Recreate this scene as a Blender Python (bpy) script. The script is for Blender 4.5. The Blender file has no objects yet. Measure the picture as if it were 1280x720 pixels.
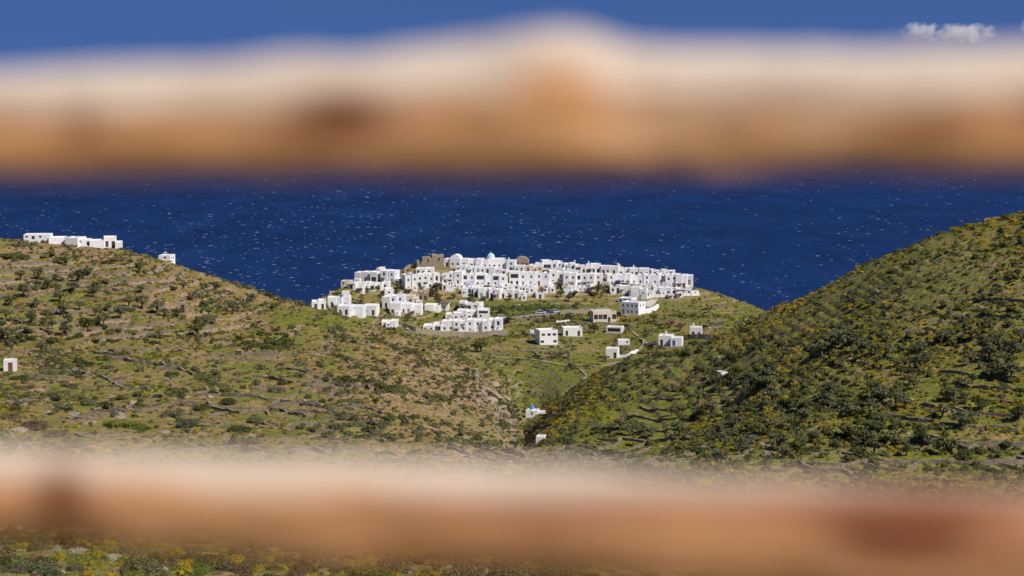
import bpy, math, random
import numpy as np
from mathutils import Vector, Matrix

R = math.radians
S = bpy.context.scene
COL = S.collection
random.seed(11)
RNG = np.random.default_rng(11)

# ------------------------------------------------------------------ camera
CAMZ = 160.0
LENS = 70.0
FPX = 1280 * LENS / 36.0
HORIZON = 108.0
PITCH = math.atan((360 - HORIZON) / FPX)
cam_d = bpy.data.cameras.new('camera')
cam = bpy.data.objects.new('camera', cam_d)
COL.objects.link(cam)
cam.location = (0, 0, CAMZ)
cam.rotation_euler = (math.pi / 2 - PITCH, 0, 0)
cam_d.lens = LENS
cam_d.sensor_width = 36
cam_d.clip_start = 0.05
cam_d.clip_end = 300000
cam_d.dof.use_dof = True
cam_d.dof.focus_distance = 700
cam_d.dof.aperture_fstop = 2.3
S.camera = cam

# ------------------------------------------------------------------ light
SUN_EL, SUN_AZ = 46.0, 124.0          # azimuth clockwise from +Y
w = bpy.data.worlds.new('World')
S.world = w
w.use_nodes = True
nt = w.node_tree
nt.nodes.clear()
sky = nt.nodes.new('ShaderNodeTexSky')
sky.sky_type = 'NISHITA'
sky.sun_disc = False
sky.sun_elevation = R(SUN_EL)
sky.sun_rotation = R(SUN_AZ)
sky.altitude = 0
sky.air_density = 1.0
sky.dust_density = 0.0
sky.ozone_density = 4.0
tint = nt.nodes.new('ShaderNodeMix')
tint.data_type = 'RGBA'
tint.blend_type = 'MULTIPLY'
tint.inputs['Factor'].default_value = 1.0
tint.inputs['B'].default_value = (0.41, 0.52, 0.78, 1)
bg = nt.nodes.new('ShaderNodeBackground')
bg.inputs['Strength'].default_value = 0.10
wo = nt.nodes.new('ShaderNodeOutputWorld')
# a clear dry sky that stays deep blue down to the horizon
tc = nt.nodes.new('ShaderNodeTexCoord'); ad = nt.nodes.new('ShaderNodeVectorMath'); ad.operation = 'ADD'; ad.inputs[1].default_value = (0, 0, 0.38)
nz_ = nt.nodes.new('ShaderNodeVectorMath'); nz_.operation = 'NORMALIZE'
nt.links.new(tc.outputs['Generated'], ad.inputs[0]); nt.links.new(ad.outputs[0], nz_.inputs[0]); nt.links.new(nz_.outputs[0], sky.inputs['Vector'])
nt.links.new(sky.outputs['Color'], tint.inputs['A'])
nt.links.new(tint.outputs['Result'], bg.inputs['Color'])
nt.links.new(bg.outputs[0], wo.inputs['Surface'])

sun_d = bpy.data.lights.new('sun', 'SUN')
sun_d.energy = 4.5
sun_d.angle = R(0.53)
sun_d.color = (1.0, 0.93, 0.83)
sun = bpy.data.objects.new('sun', sun_d)
COL.objects.link(sun)
sdir = Vector((math.cos(R(SUN_EL)) * math.sin(R(SUN_AZ)), math.cos(R(SUN_EL)) * math.cos(R(SUN_AZ)), math.sin(R(SUN_EL))))
sun.rotation_euler = sdir.to_track_quat('Z', 'Y').to_euler()

S.view_settings.view_transform = 'Standard'
S.view_settings.look = 'None'
S.view_settings.exposure = 0.22
S.view_settings.gamma = 1.0
S.cycles.max_bounces = 8
S.cycles.volume_bounces = 6
S.cycles.diffuse_bounces = 2
S.cycles.glossy_bounces = 2
S.cycles.transparent_max_bounces = 4
S.cycles.use_denoising = True

# ------------------------------------------------------------------ projection helpers
_F = np.array([0, math.cos(PITCH), -math.sin(PITCH)])
_U = np.array([0, math.sin(PITCH), math.cos(PITCH)])
def ray(px, py):
    """direction with y = 1 through a point of the 1280x720 picture"""
    d = _F + np.array([(px - 640) / FPX, 0, 0]) + _U * ((360 - py) / FPX)
    return d / d[1]
def zray(py, Y):
    return CAMZ + ray(640, py)[2] * Y
def uof(px):
    return ray(px, 400)[0]
def to_px(x, y, z):
    z = z - CAMZ
    f = y * _F[1] + z * _F[2]
    f = np.maximum(f, 0.01)
    return 640 + x / f * FPX, 360 - (y * _U[1] + z * _U[2]) / f * FPX

# ------------------------------------------------------------------ noise
def _hash(ix, iy, s):
    h = (ix.astype(np.int64) * 374761393 + iy.astype(np.int64) * 668265263 + s * 974711) & 0x7fffffff
    h = ((h ^ (h >> 13)) * 1274126177) & 0x7fffffff
    return ((h ^ (h >> 16)) & 0xffff) / 65535.0
def vnoise(x, y, s=0):
    x = np.asarray(x, float); y = np.asarray(y, float)
    ix = np.floor(x); iy = np.floor(y)
    fx = x - ix; fy = y - iy
    fx = fx * fx * (3 - 2 * fx); fy = fy * fy * (3 - 2 * fy)
    a = _hash(ix, iy, s); b = _hash(ix + 1, iy, s); c = _hash(ix, iy + 1, s); d = _hash(ix + 1, iy + 1, s)
    return (a + (b - a) * fx + (c - a) * fy + (a - b - c + d) * fx * fy) * 2 - 1
def fbm(x, y, s=0, o=3):
    r = 0; a = 1.0; t = 0
    for k in range(o):
        r = r + a * vnoise(x * 2 ** k + 17 * k, y * 2 ** k - 9 * k, s + k); t += a; a *= .5
    return r / t
def sstep(a, b, x):
    t = np.clip((x - a) / (b - a), 0, 1)
    return t * t * (3 - 2 * t)

# ------------------------------------------------------------------ terrain definition
def pchip(xs, ys, xq):
    xs = np.asarray(xs, float); ys = np.asarray(ys, float); xq = np.asarray(xq, float)
    h = np.diff(xs); d = np.diff(ys) / h
    m = np.zeros_like(ys)
    for i in range(1, len(xs) - 1):
        if d[i - 1] * d[i] > 0:
            w1 = 2 * h[i] + h[i - 1]; w2 = h[i] + 2 * h[i - 1]
            m[i] = (w1 + w2) / (w1 / d[i - 1] + w2 / d[i])
    m[0] = d[0]; m[-1] = d[-1]
    i = np.clip(np.searchsorted(xs, xq) - 1, 0, len(xs) - 2)
    t = np.clip((xq - xs[i]) / h[i], 0, 1)
    return ((1 + 2 * t) * (1 - t) ** 2 * ys[i] + t * (1 - t) ** 2 * h[i] * m[i]
            + t * t * (3 - 2 * t) * ys[i + 1] + t * t * (t - 1) * h[i] * m[i + 1])

# column: px, (k5 py,Y), (k6 py,Y), (k7 py,Y), crest (py,Y), dip (py,Y,margin) or None, foot, front, top (py,Y)
COLS = [
 (-900, (650,200), (520,330), (380,450), (215,600), None, None, None, None),
 (-300, (650,200), (545,330), (420,460), (262,610), None, None, None, None),
 (0,    (652,200), (562,330), (438,470), (298,610), None, None, None, None),
 (100,  (652,200), (562,335), (440,470), (307,610), None, None, None, None),
 (160,  (652,200), (562,335), (442,470), (314,605), None, None, None, None),
 (220,  (652,200), (562,335), (446,468), (330,600), None, None, None, None),
 (300,  (652,200), (562,335), (455,462), (357,590), None, None, None, None),
 (360,  (652,200), (565,335), (463,452), (376,575), None, None, None, None),
 (385,  (652,200), (565,333), (467,448), (385,570), (385,640,9), (396,690), (386,735), (379,755)),
 (405,  (652,200), (566,332), (470,445), (391,565), (391,640,7), (397,700), (385,745), (371,780)),
 (430,  (652,200), (567,330), (475,440), (399,560), (399,640,6), (400,705), (381,760), (359,800)),
 (455,  (652,200), (568,328), (480,435), (406,555), (406,640,5), (405,712), (374,785), (351,825)),
 (500,  (654,200), (570,325), (498,425), (420,545), (420,640,4), (414,716), (373,800), (337,845)),
 (560,  (656,200), (574,320), (520,415), (443,535), (443,645,3), (430,715), (377,812), (330,858)),
 (610,  (658,200), (578,315), (540,410), (476,525), (468,645,1), (435,710), (378,815), (330,862)),
 (640,  (660,200), (582,310), (556,405), (512,525), (490,640,0), (438,705), (378,815), (331,862)),
 (656,  (662,200), (584,305), (566,405), (549,535), (502,635,0), (440,702), (379,815), (331,862)),
 (672,  (662,200), (585,300), (564,405), (533,530), (503,630,0), (441,700), (379,815), (332,862)),
 (700,  (664,200), (584,310), (560,415), (503,525), (490,625,0), (442,700), (380,815), (333,862)),
 (760,  (664,200), (586,315), (552,422), (468,515), (466,620,4), (446,690), (384,812), (338,862)),
 (820,  (664,200), (588,318), (544,422), (451,512), (451,610,5), (437,690), (383,810), (345,858)),
 (870,  (664,200), (590,320), (532,418), (439,508), (439,605,5), (432,690), (386,800), (359,845)),
 (920,  (664,200), (592,322), (517,412), (418,504), (418,605,5), (426,690), (396,785), (374,825)),
 (960,  (664,200), (594,324), (503,402), (395,500), (395,600,8), (424,690), (408,770), (391,795)),
 (1000, (664,200), (596,325), (495,400), (376,497), None, None, None, None),
 (1050, (664,200), (598,325), (482,398), (349,494), None, None, None, None),
 (1100, (664,200), (600,325), (470,396), (323,490), None, None, None, None),
 (1200, (664,200), (602,325), (454,393), (285,484), None, None, None, None),
 (1280, (664,200), (604,325), (444,390), (263,480), None, None, None, None),
 (1600, (664,200), (606,325), (405,385), (190,470), None, None, None, None),
 (2200, (664,200), (606,325), (350,380), (90,460), None, None, None, None),
]
_ku, _kY, _kz, _kp = [], [], [], []
for c in COLS:
    px, k5, k6, k7, cr, dip, foot, front, top = c
    Ys = [-80, 3, 25, 60, 112, k5[1], k6[1], k7[1], cr[1]]
    zs = [176, 158.75, 150.2, 142.5, zray(706, 112), zray(*k5), zray(*k6), zray(*k7), zray(*cr)]
    zc = zs[-1]
    if top is None:
        for dy, dz in ((50, 16), (120, 45), (210, 90), (270, 125), (290, 135), (330, 150)):
            Ys.append(cr[1] + dy); zs.append(max(zc - dz, -14 - dy * .02))
    else:
        Ys += [dip[1], foot[1], front[1], top[1], top[1] + 14, top[1] + 80]
        zs += [zray(dip[0], dip[1]) - dip[2], zray(*foot), zray(*front), zray(*top), zray(*top) - 3, -18]
    Ys.append(1150); zs.append(-25)
    _ku.append(uof(px)); _kY.append(Ys); _kz.append(zs); _kp.append(px)
_ku = np.array(_ku); _kY = np.array(_kY); _kz = np.array(_kz)
GU = np.linspace(_ku[0], _ku[-1], 900)
GY = np.arange(-80, 1150.5, 1.0)
_cY = np.stack([pchip(_ku, _kY[:, k], GU) for k in range(_kY.shape[1])], 1)
_cz = np.stack([pchip(_ku, _kz[:, k], GU) for k in range(_kz.shape[1])], 1)
GH = np.stack([pchip(_cY[i], _cz[i], GY) for i in range(len(GU))], 0)
CREST = _cY[:, 8]
def hbase(x, y):
    u = x / np.maximum(y, 40.0)
    i = np.clip((u - GU[0]) / (GU[1] - GU[0]), 0, len(GU) - 1.001); j = np.clip((y - GY[0]), 0, len(GY) - 1.001)
    i0 = i.astype(int); j0 = j.astype(int); fi = i - i0; fj = j - j0
    return (GH[i0, j0] * (1 - fi) * (1 - fj) + GH[i0 + 1, j0] * fi * (1 - fj) + GH[i0, j0 + 1] * (1 - fi) * fj + GH[i0 + 1, j0 + 1] * fi * fj)
def crest_y(x, y):
    return np.interp(x / np.maximum(y, 40.0), GU, CREST)
STEP = 1.35
def level(x, y, hb=None):
    if hb is None: hb = hbase(x, y)
    return hb + 1.3 * fbm(x / 38, y / 38, 5, 2) + .2 * vnoise(x / 9, y / 9, 8)
def regions(x, y):
    px = 640 + x / np.maximum(y, 40.) * FPX
    cy = crest_y(x, y)
    far = sstep(20, 70, y - cy) * sstep(375, 400, px) * (1 - sstep(965, 995, px))
    right = (1 - far) * sstep(655, 720, px) * sstep(200, 260, y)
    near = 1 - sstep(170, 240, y)
    left = (1 - far) * (1 - right) * (1 - near) * (1 - sstep(380, 460, px))
    spur = np.clip(1 - far - right - near - left, 0, 1)
    return px, cy, far, right, near, left, spur
def ledge(px, y):
    return np.exp(-((px - 800) / 62) ** 4 - ((y - 440) / 26) ** 4)
def H(x, y):
    x = np.asarray(x, float); y = np.asarray(y, float)
    hb = hbase(x, y)
    L = level(x, y, hb)
    px, cy, far, right, near, left, spur = regions(x, y)
    q = L / STEP; f = q - np.floor(q)
    T = STEP * (np.floor(q) + .3 * f + .7 * sstep(.84, 1.0, f)) - L
    patch = sstep(-.4, -.05, fbm(x / 26, y / 20, 77, 2))
    wt = 1.0 * left * patch + .8 * right * patch + .75 * far + .4 * spur * patch + .2 * near
    wt = np.maximum(wt, .95 * ledge(px, y)) * sstep(60, 130, y)
    gully = spur * (1 - np.abs(fbm(x / 24, y / 60, 31, 2))) ** 3
    rough = .45 * fbm(x / 11, y / 11, 21, 3) + .16 * vnoise(x / 1.6, y / 1.6, 23)
    rough = rough * (1 - .65 * far) * sstep(10, 60, y) + .5 * (near + spur) * fbm(x / 5, y / 5, 41, 2) * sstep(30, 80, y)
    rough = rough + spur * .5 * fbm(x / 2.6, y / 2.6, 43, 2)
    return hb + T * wt + rough - .8 * gully
_march = np.concatenate([np.arange(4, 330, .6), np.arange(330, 960, .35)])
def hit(px, py, ymin=4.0, ymax=905.):
    """place on the ground seen at a picture point"""
    d = ray(px, py)
    ys = _march[(_march >= ymin) & (_march <= ymax)]
    below = CAMZ + d[2] * ys < H(d[0] * ys, ys)
    if below.any():
        Y = ys[np.argmax(below)]
    else:
        g = CAMZ + d[2] * ys - H(d[0] * ys, ys)
        Y = ys[np.argmin(g)]
    x = d[0] * Y
    return np.array([x, Y, float(H(x, Y))])
def visible(x, y, z):
    t = np.linspace(.1, .985, 110)[:, None]
    return ((CAMZ + (z - CAMZ)[None] * t) > hbase(x[None] * t, y[None] * t) + .3).all(0)

# ------------------------------------------------------------------ material helpers
def rgb(c): return (c[0], c[1], c[2], 1)
class NM:
    def __init__(s, name, rough=.85, spec=.25):
        s.m = bpy.data.materials.new(name); s.m.use_nodes = True
        s.t = s.m.node_tree
        s.b = s.t.nodes['Principled BSDF']
        s.b.inputs['Roughness'].default_value = rough
        s.b.inputs['Specular IOR Level'].default_value = spec
        s.c = None
    def n(s, typ, **kw):
        x = s.t.nodes.new(typ)
        for k, v in kw.items(): setattr(x, k, v)
        return x
    def l(s, a, b): s.t.links.new(a, b)
    def coord(s, kind='Object'):
        if s.c is None or s.ck != kind: s.c = s.n('ShaderNodeTexCoord'); s.ck = kind
        return s.c.outputs[kind]
    def noise(s, scale, detail=4, rough=.6, vec=None, stretch=None):
        v = vec or s.coord()
        if stretch:
            mp = s.n('ShaderNodeMapping'); mp.inputs['Scale'].default_value = stretch
            s.l(v, mp.inputs[0]); v = mp.outputs[0]
        x = s.n('ShaderNodeTexNoise'); x.inputs['Scale'].default_value = scale
        x.inputs['Detail'].default_value = detail; x.inputs['Roughness'].default_value = rough
        s.l(v, x.inputs['Vector']); return x.outputs['Fac']
    def ramp(s, fac, stops):
        x = s.n('ShaderNodeValToRGB'); e = x.color_ramp.elements
        while len(e) < len(stops): e.new(.5)
        for i, (p, c) in enumerate(stops):
            e[i].position = p; e[i].color = rgb(c) if not isinstance(c, (int, float)) else (c, c, c, 1)
        s.l(fac, x.inputs[0]); return x.outputs[0]
    def mix(s, fac, a, b, mode='MIX'):
        x = s.n('ShaderNodeMix', data_type='RGBA', blend_type=mode)
        for v, k in ((fac, 'Factor'), (a, 'A'), (b, 'B')):
            i = x.inputs[k] if k == 'Factor' else [q for q in x.inputs if q.name == k and q.type == 'RGBA'][0]
            if isinstance(v, (int, float)): i.default_value = v
            elif isinstance(v, tuple): i.default_value = rgb(v)
            else: s.l(v, i)
        return [o for o in x.outputs if o.type == 'RGBA'][0]
    def math(s, op, a, b=None):
        x = s.n('ShaderNodeMath', operation=op)
        for k, v in enumerate((a, b)):
            if v is None: continue
            if isinstance(v, (int, float)): x.inputs[k].default_value = v
            else: s.l(v, x.inputs[k])
        return x.outputs[0]
    def base(s, c):
        if isinstance(c, tuple): s.b.inputs['Base Color'].default_value = rgb(c)
        else: s.l(c, s.b.inputs['Base Color'])
    def bump(s, h, strength=.5, dist=.1):
        x = s.n('ShaderNodeBump'); x.inputs['Strength'].default_value = strength; x.inputs['Distance'].default_value = dist
        s.l(h, x.inputs['Height']); s.l(x.outputs[0], s.b.inputs['Normal'])
def plain(name, c, var=.15, scale=1.5, rough=.85, spec=.25):
    k = NM(name, rough, spec)
    f = k.noise(scale, 4)
    k.base(k.mix(f, tuple(v * (1 - var) for v in c), tuple(min(v * (1 + var), .9) for v in c)))
    return k.m
def foliage(name, a, b, scale=2.2, c=None):
    k = NM(name, .75, .2)
    oi = k.n('ShaderNodeObjectInfo')
    f = k.noise(scale, 3)
    col = k.mix(k.ramp(f, [(.3, 0.), (.7, 1.)]), a, b)
    if c: col = k.mix(k.ramp(oi.outputs['Random'], [(.45, 0.), (1., .8)]), col, c)
    hs = k.n('ShaderNodeHueSaturation')
    mr = k.n('ShaderNodeMapRange'); mr.inputs['To Min'].default_value = .7; mr.inputs['To Max'].default_value = 1.3
    k.l(oi.outputs['Random'], mr.inputs[0]); k.l(mr.outputs[0], hs.inputs['Value']); k.l(col, hs.inputs['Color'])
    k.base(hs.outputs['Color'])
    return k.m

M = {}
# limewashed walls
def limewash(name, c, d):
    k = NM(name, .9, .15)
    f = k.noise(.9, 5, .65); g = k.noise(.35, 3, .6, stretch=(1, 1, .25))
    col = k.mix(k.ramp(f, [(.35, 0.), (.75, 1.)]), c, tuple(v * .93 for v in c))
    col = k.mix(k.ramp(g, [(.48, 0.), (.75, .75)]), col, d)
    k.base(col); k.bump(k.noise(6, 3), .15, .05)
    return k.m
M['white'] = limewash('limewash_white', (.80, .79, .77), (.62, .60, .56))
M['white2'] = limewash('limewash_soft_white', (.74, .73, .72), (.55, .53, .50))
M['cream'] = limewash('limewash_cream', (.66, .58, .46), (.50, .42, .32))
M['roofwhite'] = limewash('roof_limewash', (.74, .72, .70), (.50, .46, .42))
M['roofgrey'] = limewash('roof_screed', (.52, .47, .43), (.40, .34, .30))
def stonework(name, a, b, joint, scale):
    k = NM(name, .95, .1)
    v = k.n('ShaderNodeTexVoronoi'); v.inputs['Scale'].default_value = scale
    mp = k.n('ShaderNodeMapping'); mp.inputs['Scale'].default_value = (1, 1, 1.8)
    k.l(k.coord(), mp.inputs[0]); k.l(mp.outputs[0], v.inputs['Vector'])
    bw = k.n('ShaderNodeRGBToBW'); k.l(v.outputs['Color'], bw.inputs[0])
    col = k.mix(bw.outputs[0], a, b)
    e = k.n('ShaderNodeTexVoronoi', feature='DISTANCE_TO_EDGE'); e.inputs['Scale'].default_value = scale
    k.l(mp.outputs[0], e.inputs['Vector'])
    k.base(k.mix(k.ramp(e.outputs['Distance'], [(0., 1.), (.06, 0.)]), col, joint))
    k.bump(k.ramp(e.outputs['Distance'], [(0., 0.), (.15, 1.)]), .8, .12)
    return k.m
M['white3'] = limewash('limewash_bluish', (.76, .77, .80), (.58, .58, .60))
M['stone'] = stonework('rubble_masonry', (.30, .24, .17), (.45, .37, .27), (.20, .16, .11), 2.2)
M['drystone'] = stonework('drystone', (.17, .135, .095), (.38, .305, .22), (.07, .055, .04), 2.6)
M['rock'] = None
def rockmat():
    k = NM('weathered_rock', .95, .12)
    f = k.noise(1.3, 6, .7); g = k.noise(4, 4, .7, stretch=(1, 1, 3))
    oi = k.n('ShaderNodeObjectInfo')
    col = k.ramp(f, [(.3, (.12, .10, .08)), (.55, (.29, .245, .195)), (.8, (.40, .36, .31))])
    col = k.mix(k.ramp(oi.outputs['Random'], [(.3, 0.), (1., .7)]), col, (.40, .29, .19))
    col = k.mix(k.ramp(g, [(.45, 0.), (.7, .5)]), col, (.09, .08, .065))
    k.base(col); k.bump(g, .8, .15)
    return k.m
M['rock'] = rockmat()
M['glass'] = plain('window_glass', (.03, .035, .05), .3, 2, .25, .5)
M['dark_wood'] = plain('dark_wood', (.09, .05, .03), .2)
M['blue_paint'] = plain('blue_paint', (.03, .12, .42), .15)
M['red_paint'] = plain('red_paint', (.35, .03, .04), .15)
M['grey_paint'] = plain('grey_paint', (.30, .31, .34), .12)
M['brown_paint'] = plain('brown_paint', (.20, .09, .05), .15)
M['dome'] = plain('pale_blue_dome', (.42, .60, .80), .06)
M['dome2'] = plain('bright_blue_dome', (.05, .25, .62), .06)
M['reed'] = plain('reed_shade', (.16, .10, .075), .3, 4)
M['awning'] = plain('blue_awning', (.03, .10, .50), .1)
M['bark'] = plain('bark', (.13, .10, .075), .35, 6)
M['path'] = plain('trodden_path', (.28, .22, .14), .35, .8)
M['paving'] = plain('pale_paving', (.52, .48, .43), .15, .6)
M['road'] = plain('dusty_road', (.27, .24, .21), .25, .4)
M['lentisk'] = foliage('lentisk_leaf', (.050, .060, .014), (.105, .115, .030), 2.0, (.14, .12, .05))
M['olive'] = foliage('olive_leaf', (.090, .096, .042), (.175, .172, .090), 2.0, (.075, .082, .026))
M['gorse'] = foliage('gorse_flower', (.26, .19, .010), (.48, .34, .018), 3.0, (.15, .16, .018))
M['green'] = foliage('fresh_leaf', (.085, .115, .015), (.17, .19, .030), 2.0, (.22, .19, .03))
M['brownbush'] = foliage('dry_thorn', (.11, .07, .04), (.19, .13, .075), 2.0, (.075, .06, .04))
M['russet'] = foliage('russet_leaf', (.16, .07, .045), (.26, .13, .085), 1.0)
M['whiteflower'] = foliage('cream_flower', (.42, .40, .25), (.62, .60, .42), 3.0, (.20, .22, .10))
M['drygrass'] = foliage('dry_grass', (.30, .23, .11), (.42, .34, .18), 3.0, (.18, .19, .06))

# ------------------------------------------------------------------ mesh builder
class MB:
    def __init__(s): s.v = []; s.f = []; s.m = []
    def quad(s, a, b, c, d, m=0):
        i = len(s.v); s.v += [tuple(a), tuple(b), tuple(c), tuple(d)]; s.f.append((i, i + 1, i + 2, i + 3)); s.m.append(m)
    def box(s, x0, x1, y0, y1, z0, z1, m=0):
        i = len(s.v)
        s.v += [(x0, y0, z0), (x1, y0, z0), (x1, y1, z0), (x0, y1, z0), (x0, y0, z1), (x1, y0, z1), (x1, y1, z1), (x0, y1, z1)]
        for f in ((3, 2, 1, 0), (4, 5, 6, 7), (0, 1, 5, 4), (1, 2, 6, 5), (2, 3, 7, 6), (3, 0, 4, 7)):
            s.f.append(tuple(i + k for k in f)); s.m.append(m)
    def tube(s, pts, rad, n=6, m=0, cap=True):
        pts = [Vector(p) for p in pts]; rings = []
        for k, p in enumerate(pts):
            t = (pts[min(k + 1, len(pts) - 1)] - pts[max(k - 1, 0)]).normalized()
            a = t.orthogonal().normalized(); b = t.cross(a)
            i = len(s.v)
            for q in range(n):
                an = 2 * math.pi * q / n
                s.v.append(tuple(p + (a * math.cos(an) + b * math.sin(an)) * rad[k]))
            rings.append(i)
        for k in range(len(rings) - 1):
            for q in range(n):
                s.f.append((rings[k] + q, rings[k] + (q + 1) % n, rings[k + 1] + (q + 1) % n, rings[k + 1] + q)); s.m.append(m)
        if cap: s.f.append(tuple(rings[-1] + q for q in range(n))); s.m.append(m)
    def dome(s, cx, cy, cz, r, rz, n=16, k=6, m=0):
        rings = []
        for j in range(k):
            a = math.pi / 2 * j / k; i = len(s.v)
            for q in range(n):
                an = 2 * math.pi * q / n
                s.v.append((cx + r * math.cos(a) * math.cos(an), cy + r * math.cos(a) * math.sin(an), cz + rz * math.sin(a)))
            rings.append(i)
        i = len(s.v); s.v.append((cx, cy, cz + rz))
        for j in range(k - 1):
            for q in range(n):
                s.f.append((rings[j] + q, rings[j] + (q + 1) % n, rings[j + 1] + (q + 1) % n, rings[j + 1] + q)); s.m.append(m)
        for q in range(n): s.f.append((rings[-1] + q, rings[-1] + (q + 1) % n, i)); s.m.append(m)
    def mesh(s, name, mats, smooth=False):
        me = bpy.data.meshes.new(name)
        me.from_pydata(s.v, [], s.f)
        for m in mats: me.materials.append(m)
        me.polygons.foreach_set('material_index', s.m)
        if smooth: me.polygons.foreach_set('use_smooth', [True] * len(s.f))
        me.update(); return me
    def build(s, name, mats, parent=None, smooth=False):
        return link(name, s.mesh(name, mats if isinstance(mats, list) else [mats], smooth), parent)
def link(name, data, parent=None, loc=None):
    o = bpy.data.objects.new(name, data); COL.objects.link(o)
    if parent is not None: o.parent = parent
    if loc is not None: o.location = loc
    return o
def tag(o, label=None, cat=None, group=None, kind=None):
    for k, v in (('label', label), ('category', cat), ('group', group), ('kind', kind)):
        if v: o[k] = v
    return o
def empty(name, loc, rz=0, label=None, cat=None, group=None):
    o = link(name, None, None, loc); o.rotation_euler = (0, 0, rz); o.empty_display_size = .5
    return tag(o, label, cat, group)

# ------------------------------------------------------------------ ground
def build_ground():
    pxs = np.concatenate([np.linspace(-520, -40, 50)[:-1], np.linspace(-40, 1320, 560), np.linspace(1320, 1800, 50)[1:]])
    ys = np.concatenate([np.arange(-60, 4, 4), np.arange(4, 84, 2), np.arange(84, 140, .6), np.arange(140, 320, 1.6), np.arange(320, 560, .85),
                         np.arange(560, 690, 1.1), np.arange(690, 900, 1.0), np.arange(900, 1150, 8)])
    us = np.array([uof(p) for p in pxs])
    Yg, Ug = np.meshgrid(ys, us, indexing='ij')
    yp = np.maximum(Yg, 0)
    X = Ug * (yp + 60 * np.exp(-yp / 40))
    Z = H(X, Yg)
    nr, nc = X.shape
    co = np.stack([X, Yg, Z], -1).reshape(-1, 3)
    idx = np.arange(nr * nc).reshape(nr, nc)
    q = np.stack([idx[:-1, :-1], idx[:-1, 1:], idx[1:, 1:], idx[1:, :-1]], -1).reshape(-1, 4)
    me = bpy.data.meshes.new('ground')
    me.vertices.add(len(co)); me.vertices.foreach_set('co', co.ravel())
    me.loops.add(q.size); me.loops.foreach_set('vertex_index', q.ravel().astype(np.int32))
    me.polygons.add(len(q)); me.polygons.foreach_set('loop_start', np.arange(0, q.size, 4, dtype=np.int32))
    me.polygons.foreach_set('loop_total', np.full(len(q), 4, np.int32))
    me.polygons.foreach_set('use_smooth', np.ones(len(q), bool))
    me.update(calc_edges=True)
    x = co[:, 0]; y = co[:, 1]
    px, cy, far, right, near, left, spur = regions(x, y)
    pyy = to_px(x, y, co[:, 2])[1]
    g = .68 * far + .74 * right + .58 * near + .54 * left + .46 * spur
    # the fresh green strip on the shoulder and the meadow in the valley
    def blob(cx, cyy, rx, ry): return np.exp(-(((px - cx) / rx) ** 2 + ((pyy - cyy) / ry) ** 2))
    g = g + (1.3 * blob(362, 398, 26, 9) + .9 * blob(425, 403, 32, 9)) * (1 - far) + .45 * blob(690, 480, 45, 22) * far
    g = g - (.45 * blob(335, 395, 34, 11) + .35 * blob(260, 365, 95, 26) + .3 * blob(90, 315, 110, 14)) * (1 - far) - .2 * blob(520, 490, 90, 40) * (1 - far)
    g = g + .45 * ledge(px, y)
    dark = far * blob(665, 385, 75, 6)
    for nm, v in (('grass', np.clip(g, 0, 1.3)), ('crop', np.clip(dark, 0, 1)), ('shade_scrub', right)):
        a = me.attributes.new(nm, 'FLOAT', 'POINT'); a.data.foreach_set('value', v.astype(np.float32))
    k = NM('hillside', .95, .1)
    def at(n): x = k.n('ShaderNodeAttribute', attribute_name=n); return x.outputs['Fac']
    big = k.noise(.035, 5, .6); mid = k.noise(.16, 5, .65); fine = k.noise(.9, 5, .7); vf = k.noise(3.5, 3, .7)
    soil = k.ramp(fine, [(.33, (.075, .046, .020)), (.47, (.25, .160, .072)), (.68, (.48, .345, .185))])
    grass = k.ramp(fine, [(.33, (.036, .048, .007)), (.48, (.130, .148, .020)), (.70, (.29, .27, .045))])
    straw = k.ramp(vf, [(.3, (.22, .16, .06)), (.7, (.38, .29, .12))])
    gf = k.math('ADD', at('grass'), k.math('MULTIPLY', k.math('SUBTRACT', mid, .5), 2.6))
    gf = k.math('ADD', gf, k.math('MULTIPLY', k.math('SUBTRACT', fine, .5), 1.3))
    col = k.mix(k.ramp(gf, [(.32, 0.), (.68, 1.)]), soil, grass)
    col = k.mix(k.ramp(k.math('ADD', k.math('MULTIPLY', big, .6), k.math('MULTIPLY', mid, .4)), [(.52, 0.), (.62, .65)]), col, straw)
    col = k.mix(at('crop'), col, (.045, .085, .02))
    # bare stone where it is steep, and loose pale stones
    geo = k.n('ShaderNodeNewGeometry'); sx = k.n('ShaderNodeSeparateXYZ'); k.l(geo.outputs['True Normal'], sx.inputs[0])
    st = stone = k.ramp(vf, [(.34, (.075, .055, .036)), (.50, (.29, .215, .145)), (.72, (.52, .41, .29))])
    steep = k.ramp(k.math('ADD', sx.outputs['Z'], k.math('MULTIPLY', k.math('SUBTRACT', vf, .5), .25)), [(.80, .95), (.93, 0.)])
    col = k.mix(k.math('MULTIPLY', steep, k.math('SUBTRACT', 1.0, k.math('MULTIPLY', at('shade_scrub'), .6))), col, stone)
    chips = k.ramp(k.noise(1.8, 2, .5), [(.62, 0.), (.68, 1.)])
    patchy = k.ramp(mid, [(.45, 0.), (.62, .9)])
    col = k.mix(k.math('MULTIPLY', chips, patchy), col, stone)
    k.base(col)
    k.bump(k.math('ADD', fine, k.math('MULTIPLY', vf, .5)), .9, .5)
    me.materials.append(k.m)
    o = link('ground', me); tag(o, kind='structure')
    return o
build_ground()

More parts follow.
